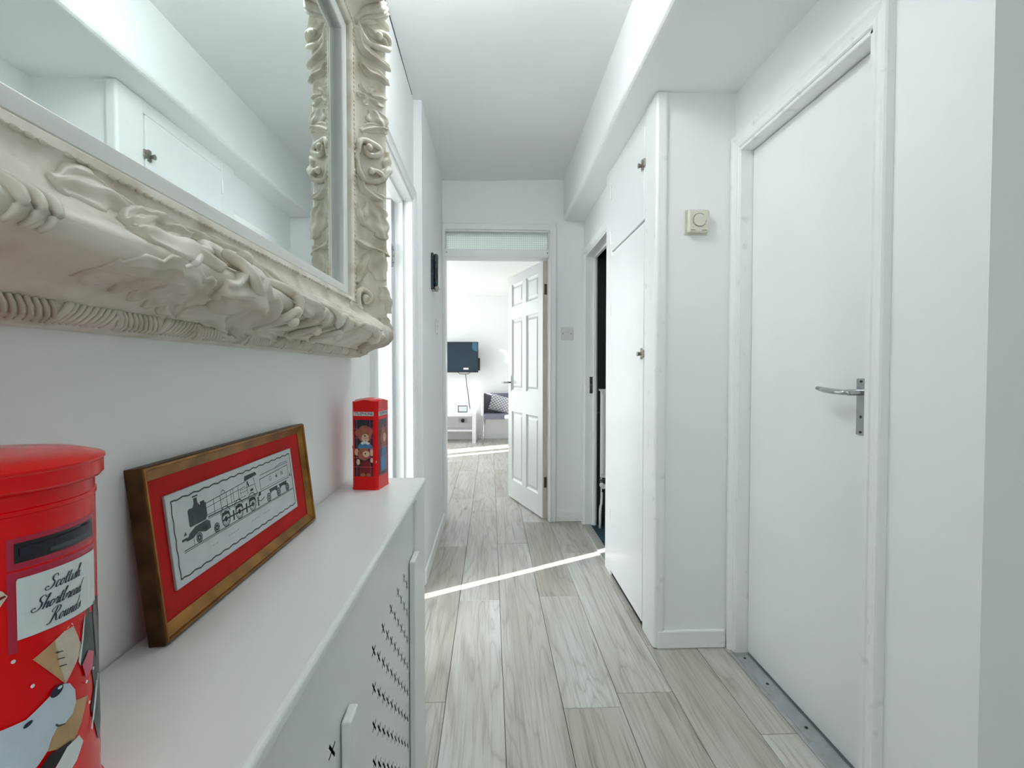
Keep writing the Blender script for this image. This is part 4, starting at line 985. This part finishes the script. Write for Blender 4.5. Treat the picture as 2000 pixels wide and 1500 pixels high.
for k in range(6):
    a_ = R(60 * k + 15); leaf([(1.333 + 0.006 * math.cos(a_), 1.832 + 0.006 * math.sin(a_)), (1.333 + 0.018 * math.cos(a_), 1.832 + 0.018 * math.sin(a_)), (1.333 + 0.028 * math.cos(a_), 1.832 + 0.028 * math.sin(a_))], 0.0085, 0.009, 1, 0.004, 1, 'rosette_petal')
leaf([(1.316, 1.905), (1.342, 1.892), (1.366, 1.880)], 0.018, 0.012, 2, 0.008, 2)
leaf([(1.300, 1.990), (1.318, 1.955), (1.345, 1.930), (1.368, 1.920)], 0.016, 0.014, 2, 0.012, 2)
scroll(1.348, 1.985, 0.026, 0.9, 230, 1, 0.0080, [(1.302, 2.030), (1.310, 2.000)], 0.012)
leaf([(1.330, 2.010), (1.350, 1.990), (1.368, 1.975)], 0.013, 0.012, 2, 0.008, 2)
leaf([(1.310, 2.050), (1.340, 2.040), (1.365, 2.020)], 0.017, 0.012, 2, 0.008, 3)
leaf([(1.300, 2.000), (1.340, 2.060), (1.395, 2.110)], 0.030, 0.014, 3, 0.010, 4)
scroll(1.300, 2.075, 0.026, 1.1, 0, 1, 0.008, [(1.220, 2.030), (1.260, 2.040)], 0.012)
# ---- plainer carving on the top and near rails
for a in (0.30, 0.50, 0.70, 0.90, 1.08): leaf([(a, 2.02), (a + 0.07, 2.055), (a + 0.15, 2.045)], 0.022, 0.012, 3, 0.006, 3)
for b in (1.38, 1.54, 1.70, 1.86): leaf([(0.12, b), (0.09, b + 0.06), (0.10, b + 0.12)], 0.022, 0.012, 3, 0.006, 3)
# ---- bead row inside the cove and reeded outer band
def ring_points(s_, step):
    out = []
    a0, a1, b0, b1 = A0 - s_, A1 + s_, B0m - s_, B1m + s_
    for (pa, pb_), (qa, qb) in (((a0, b0), (a1, b0)), ((a1, b0), (a1, b1)), ((a1, b1), (a0, b1)), ((a0, b1), (a0, b0))):
        l = math.hypot(qa - pa, qb - pb_); n = int(l / step)
        for k in range(n): out.append((pa + (qa - pa) * (k + 0.5) / n, pb_ + (qb - pb_) * (k + 0.5) / n, (qa - pa) / l, (qb - pb_) / l, k))
    return out
bm = bmesh.new()
rnd = random.Random(3)
for a, b, ta, tb_, k in ring_points(0.0355, 0.0115):
    if rnd.random() < 0.12: continue
    mt = Matrix.Translation(Pm(a, b, 0.0004)) @ Matrix.Diagonal((0.9, 1.5 if abs(ta) > 0.5 else 0.8, 1.5 if abs(tb_) > 0.5 else 0.8, 1.0))
    bmesh.ops.create_icosphere(bm, subdivisions=1, radius=0.0032, matrix=mt)
frombm('bead_row', bm, 'cream', mi, smooth=True, kind='stuff')
VV, FF = [], []
for a, b, ta, tb_, k in ring_points(0.161, 0.0072):
    na, nb = tb_, -ta       # outward
    sl = 0.006 * (1 if (k // 9) % 2 else -1)
    pts = []
    for q in (-1, -0.3, 0.4, 1):
        aa, bb = a + na * 0.0085 * q + ta * sl * q, b + nb * 0.0085 * q + tb_ * sl * q
        pts.append(Pm(aa, bb, 0.0008 if abs(q) < 1 else -0.0005))
    v0 = len(VV); V, F = tube_vf(pts, 0.0023 if k % 9 else 0.0036, 6); VV += V; FF += [tuple(i + v0 for i in f) for f in F]
mk('reeded_band', VV, FF, 'cream', mi, smooth=True, kind='stuff')

# ------------------------------------------------------------------ dark room: radiator
rd = thing('radiator', 'white panel radiator standing in the dark doorway', 'radiator', (1.165, 3.575, 0.36))
box('panel', -0.385, 0.38, -0.055, -0.035, 0.0, 0.63, 'plastic', rd, 0.006)
for i in range(18): box('rib', -0.376 + i * 0.0425, -0.354 + i * 0.0425, -0.061, -0.054, 0.03, 0.60, 'plastic', rd, 0.003)
box('top_grille', -0.385, 0.38, -0.055, 0.022, 0.618, 0.632, 'plastic', rd, 0.003)
cyl('valve_body', (-0.372, -0.045, -0.10), (-0.372, -0.045, 0.0), 0.012, 'steel', rd); cyl('valve_head', (-0.372, -0.10, -0.05), (-0.372, -0.045, -0.05), 0.018, 'plastic', rd); cyl('valve_union', (-0.385, -0.045, -0.02), (-0.355, -0.045, -0.02), 0.016, 'steel', rd)
tube('pipe', [(-0.372, -0.045, -0.08), (-0.372, -0.045, -0.14), (-0.376, -0.055, -0.18), (-0.385, -0.065, -0.21), (-0.388, -0.07, -0.25), (-0.388, -0.07, -0.355)], 0.010, 'plastic', rd)

# ------------------------------------------------------------------ living room
tv = thing('television', 'flat black television on a bracket on the living room wall', 'television', (-0.62, 8.26, 1.10))
box('casing', -0.43, 0.425, -0.245, -0.205, 0.0, 0.488, 'black', tv, 0.006)
scn = box('screen', -0.418, 0.413, -0.2475, -0.244, 0.016, 0.476, 'screen', tv, 0.0008)
box('bracket_arm', -0.06, 0.06, -0.206, -0.03, 0.18, 0.30, 'dot', tv, 0.005); box('wall_plate', -0.11, 0.11, -0.03, 0.0, 0.12, 0.36, 'dot', tv, 0.004)
box('side_speaker', 0.424, 0.452, -0.20, -0.17, 0.03, 0.23, 'dot', tv, 0.004)
box('pale_patch', 0.19, 0.27, -0.2482, -0.2474, 0.045, 0.075, 'plastic', scn, 0.002)  # small pale patch low on the screen
tube('foot_loop', [(0.10, -0.22, 0.004), (0.13, -0.21, -0.022), (0.20, -0.20, -0.026), (0.27, -0.21, -0.020), (0.30, -0.22, 0.004)], 0.005, 'dot', tv, 8)
tag(tube('television_cable', [(-0.40, 8.10, 1.066), (-0.395, 8.18, 1.0), (-0.385, 8.24, 0.86), (-0.36, 8.25, 0.70), (-0.35, 8.25, 0.58), (-0.335, 8.235, 0.50)], 0.0055, 'dot', None, 8), 'thin dark cable hanging from the television to the table', 'cable')
st = thing('side_table', 'low white table with a lower shelf under the television', 'table', (-0.72, 7.99, 0))
box('table_top', -0.50, 0.50, -0.22, 0.22, 0.420, 0.470, 'plastic', st, 0.004)
for x in (-0.475, 0.465):
    for y in (-0.19, 0.19): box('leg', x - 0.03, x + 0.03, y - 0.028, y + 0.028, 0.0, 0.42, 'plastic', st, 0.003)
box('shelf', -0.445, 0.435, -0.20, 0.20, 0.185, 0.205, 'plastic', st, 0.002)
pf = thing('photo_frame', 'small dark framed photo standing on the white table', 'photo frame', (-0.44, 7.93, 0.47))
box('border', -0.075, 0.075, 0.0, 0.015, 0.0, 0.108, 'navy', pf, 0.003); box('photo', -0.062, 0.066, -0.0015, 0.0, 0.012, 0.096, 'paper', pf)
so_ = thing('wall_socket', 'white wall socket with a dark plug behind the white table', 'socket', (-0.455, 8.26, 0.31))
box('plate', -0.073, 0.073, -0.012, 0.0, -0.043, 0.043, 'plastic', so_, 0.003); cyl('plug', (0.0, -0.012, 0.0), (0.0, -0.05, 0.0), 0.030, 'dot', so_)
ac = thing('armchair', 'grey upholstered armchair beside the white table', 'chair', (0.22, 7.92, 0))
box('seat', -0.33, 0.33, -0.30, 0.22, 0.385, 0.455, 'grey', ac, 0.025, 4); box('backrest', -0.33, 0.33, 0.17, 0.25, 0.43, 0.765, 'grey', ac, 0.025, 4)
box('armrest', -0.365, -0.325, -0.20, 0.24, 0.43, 0.78, 'fabric', ac, 0.018, 3); box('armrest', 0.325, 0.365, -0.20, 0.24, 0.43, 0.78, 'fabric', ac, 0.018, 3)  # sunlight on the chair's side put into the white colour
for x in (-0.31, 0.31):
    tube('leg', [(x, -0.24, 0.39), (x * 1.05, -0.26, 0.2), (x * 1.1, -0.28, 0.0)], 0.010, 'steel', ac, 10); tube('leg', [(x, 0.18, 0.39), (x * 1.05, 0.21, 0.2), (x * 1.1, 0.24, 0.0)], 0.010, 'steel', ac, 10)
cs_ = thing('cushion', 'white cushion with a grey diamond lattice on the armchair', 'cushion', (0.16, 7.98, 0.60)); cs_.rotation_euler = (R(-14), R(16), R(6))
def pil(u, v, sgn): 
    t_ = (max(0, 1 - abs(u) ** 2.4) ** 0.55) * (max(0, 1 - abs(v) ** 2.4) ** 0.55)
    k_ = 1 - 0.06 * (1 - abs(u) ** 2) * abs(v) - 0.0
    return Vector((u * 0.175 * (1 - 0.06 * (1 - v * v)), sgn * 0.06 * t_, v * 0.135 * (1 - 0.06 * (1 - u * u))))
V = []; F = []; n = 18
for sgn in (-1, 1):
    for j in range(n + 1):
        for i in range(n + 1): V.append(pil(-1 + 2 * i / n, -1 + 2 * j / n, sgn))
for s_ in (0, 1):
    o_ = s_ * (n + 1) ** 2
    for j in range(n):
        for i in range(n): F.append((o_ + j * (n + 1) + i, o_ + j * (n + 1) + i + 1, o_ + (j + 1) * (n + 1) + i + 1, o_ + (j + 1) * (n + 1) + i))
bm = bmesh.new(); vs = [bm.verts.new(v) for v in V]
for f in F: bm.faces.new([vs[i] for i in f])
bmesh.ops.remove_doubles(bm, verts=bm.verts[:], dist=0.0005)
frombm('cover', bm, 'fabric', cs_, smooth=True)
VV, FF = [], []
for k in range(-5, 6):
    for sl in (-1, 1):
        pts = []
        for q in range(41):
            u = -1 + 2 * q / 40; v = sl * u * 1.2 + k * 0.38
            if abs(v) <= 0.97: pts.append(pil(u, v, -1) + Vector((0, -0.0008, 0)))
        if len(pts) > 2: v0 = len(VV); V, F = tube_vf(pts, 0.0045, 5); VV += V; FF += [tuple(i + v0 for i in f) for f in F]
mk('lattice_print', VV, FF, 'grey', cs_)
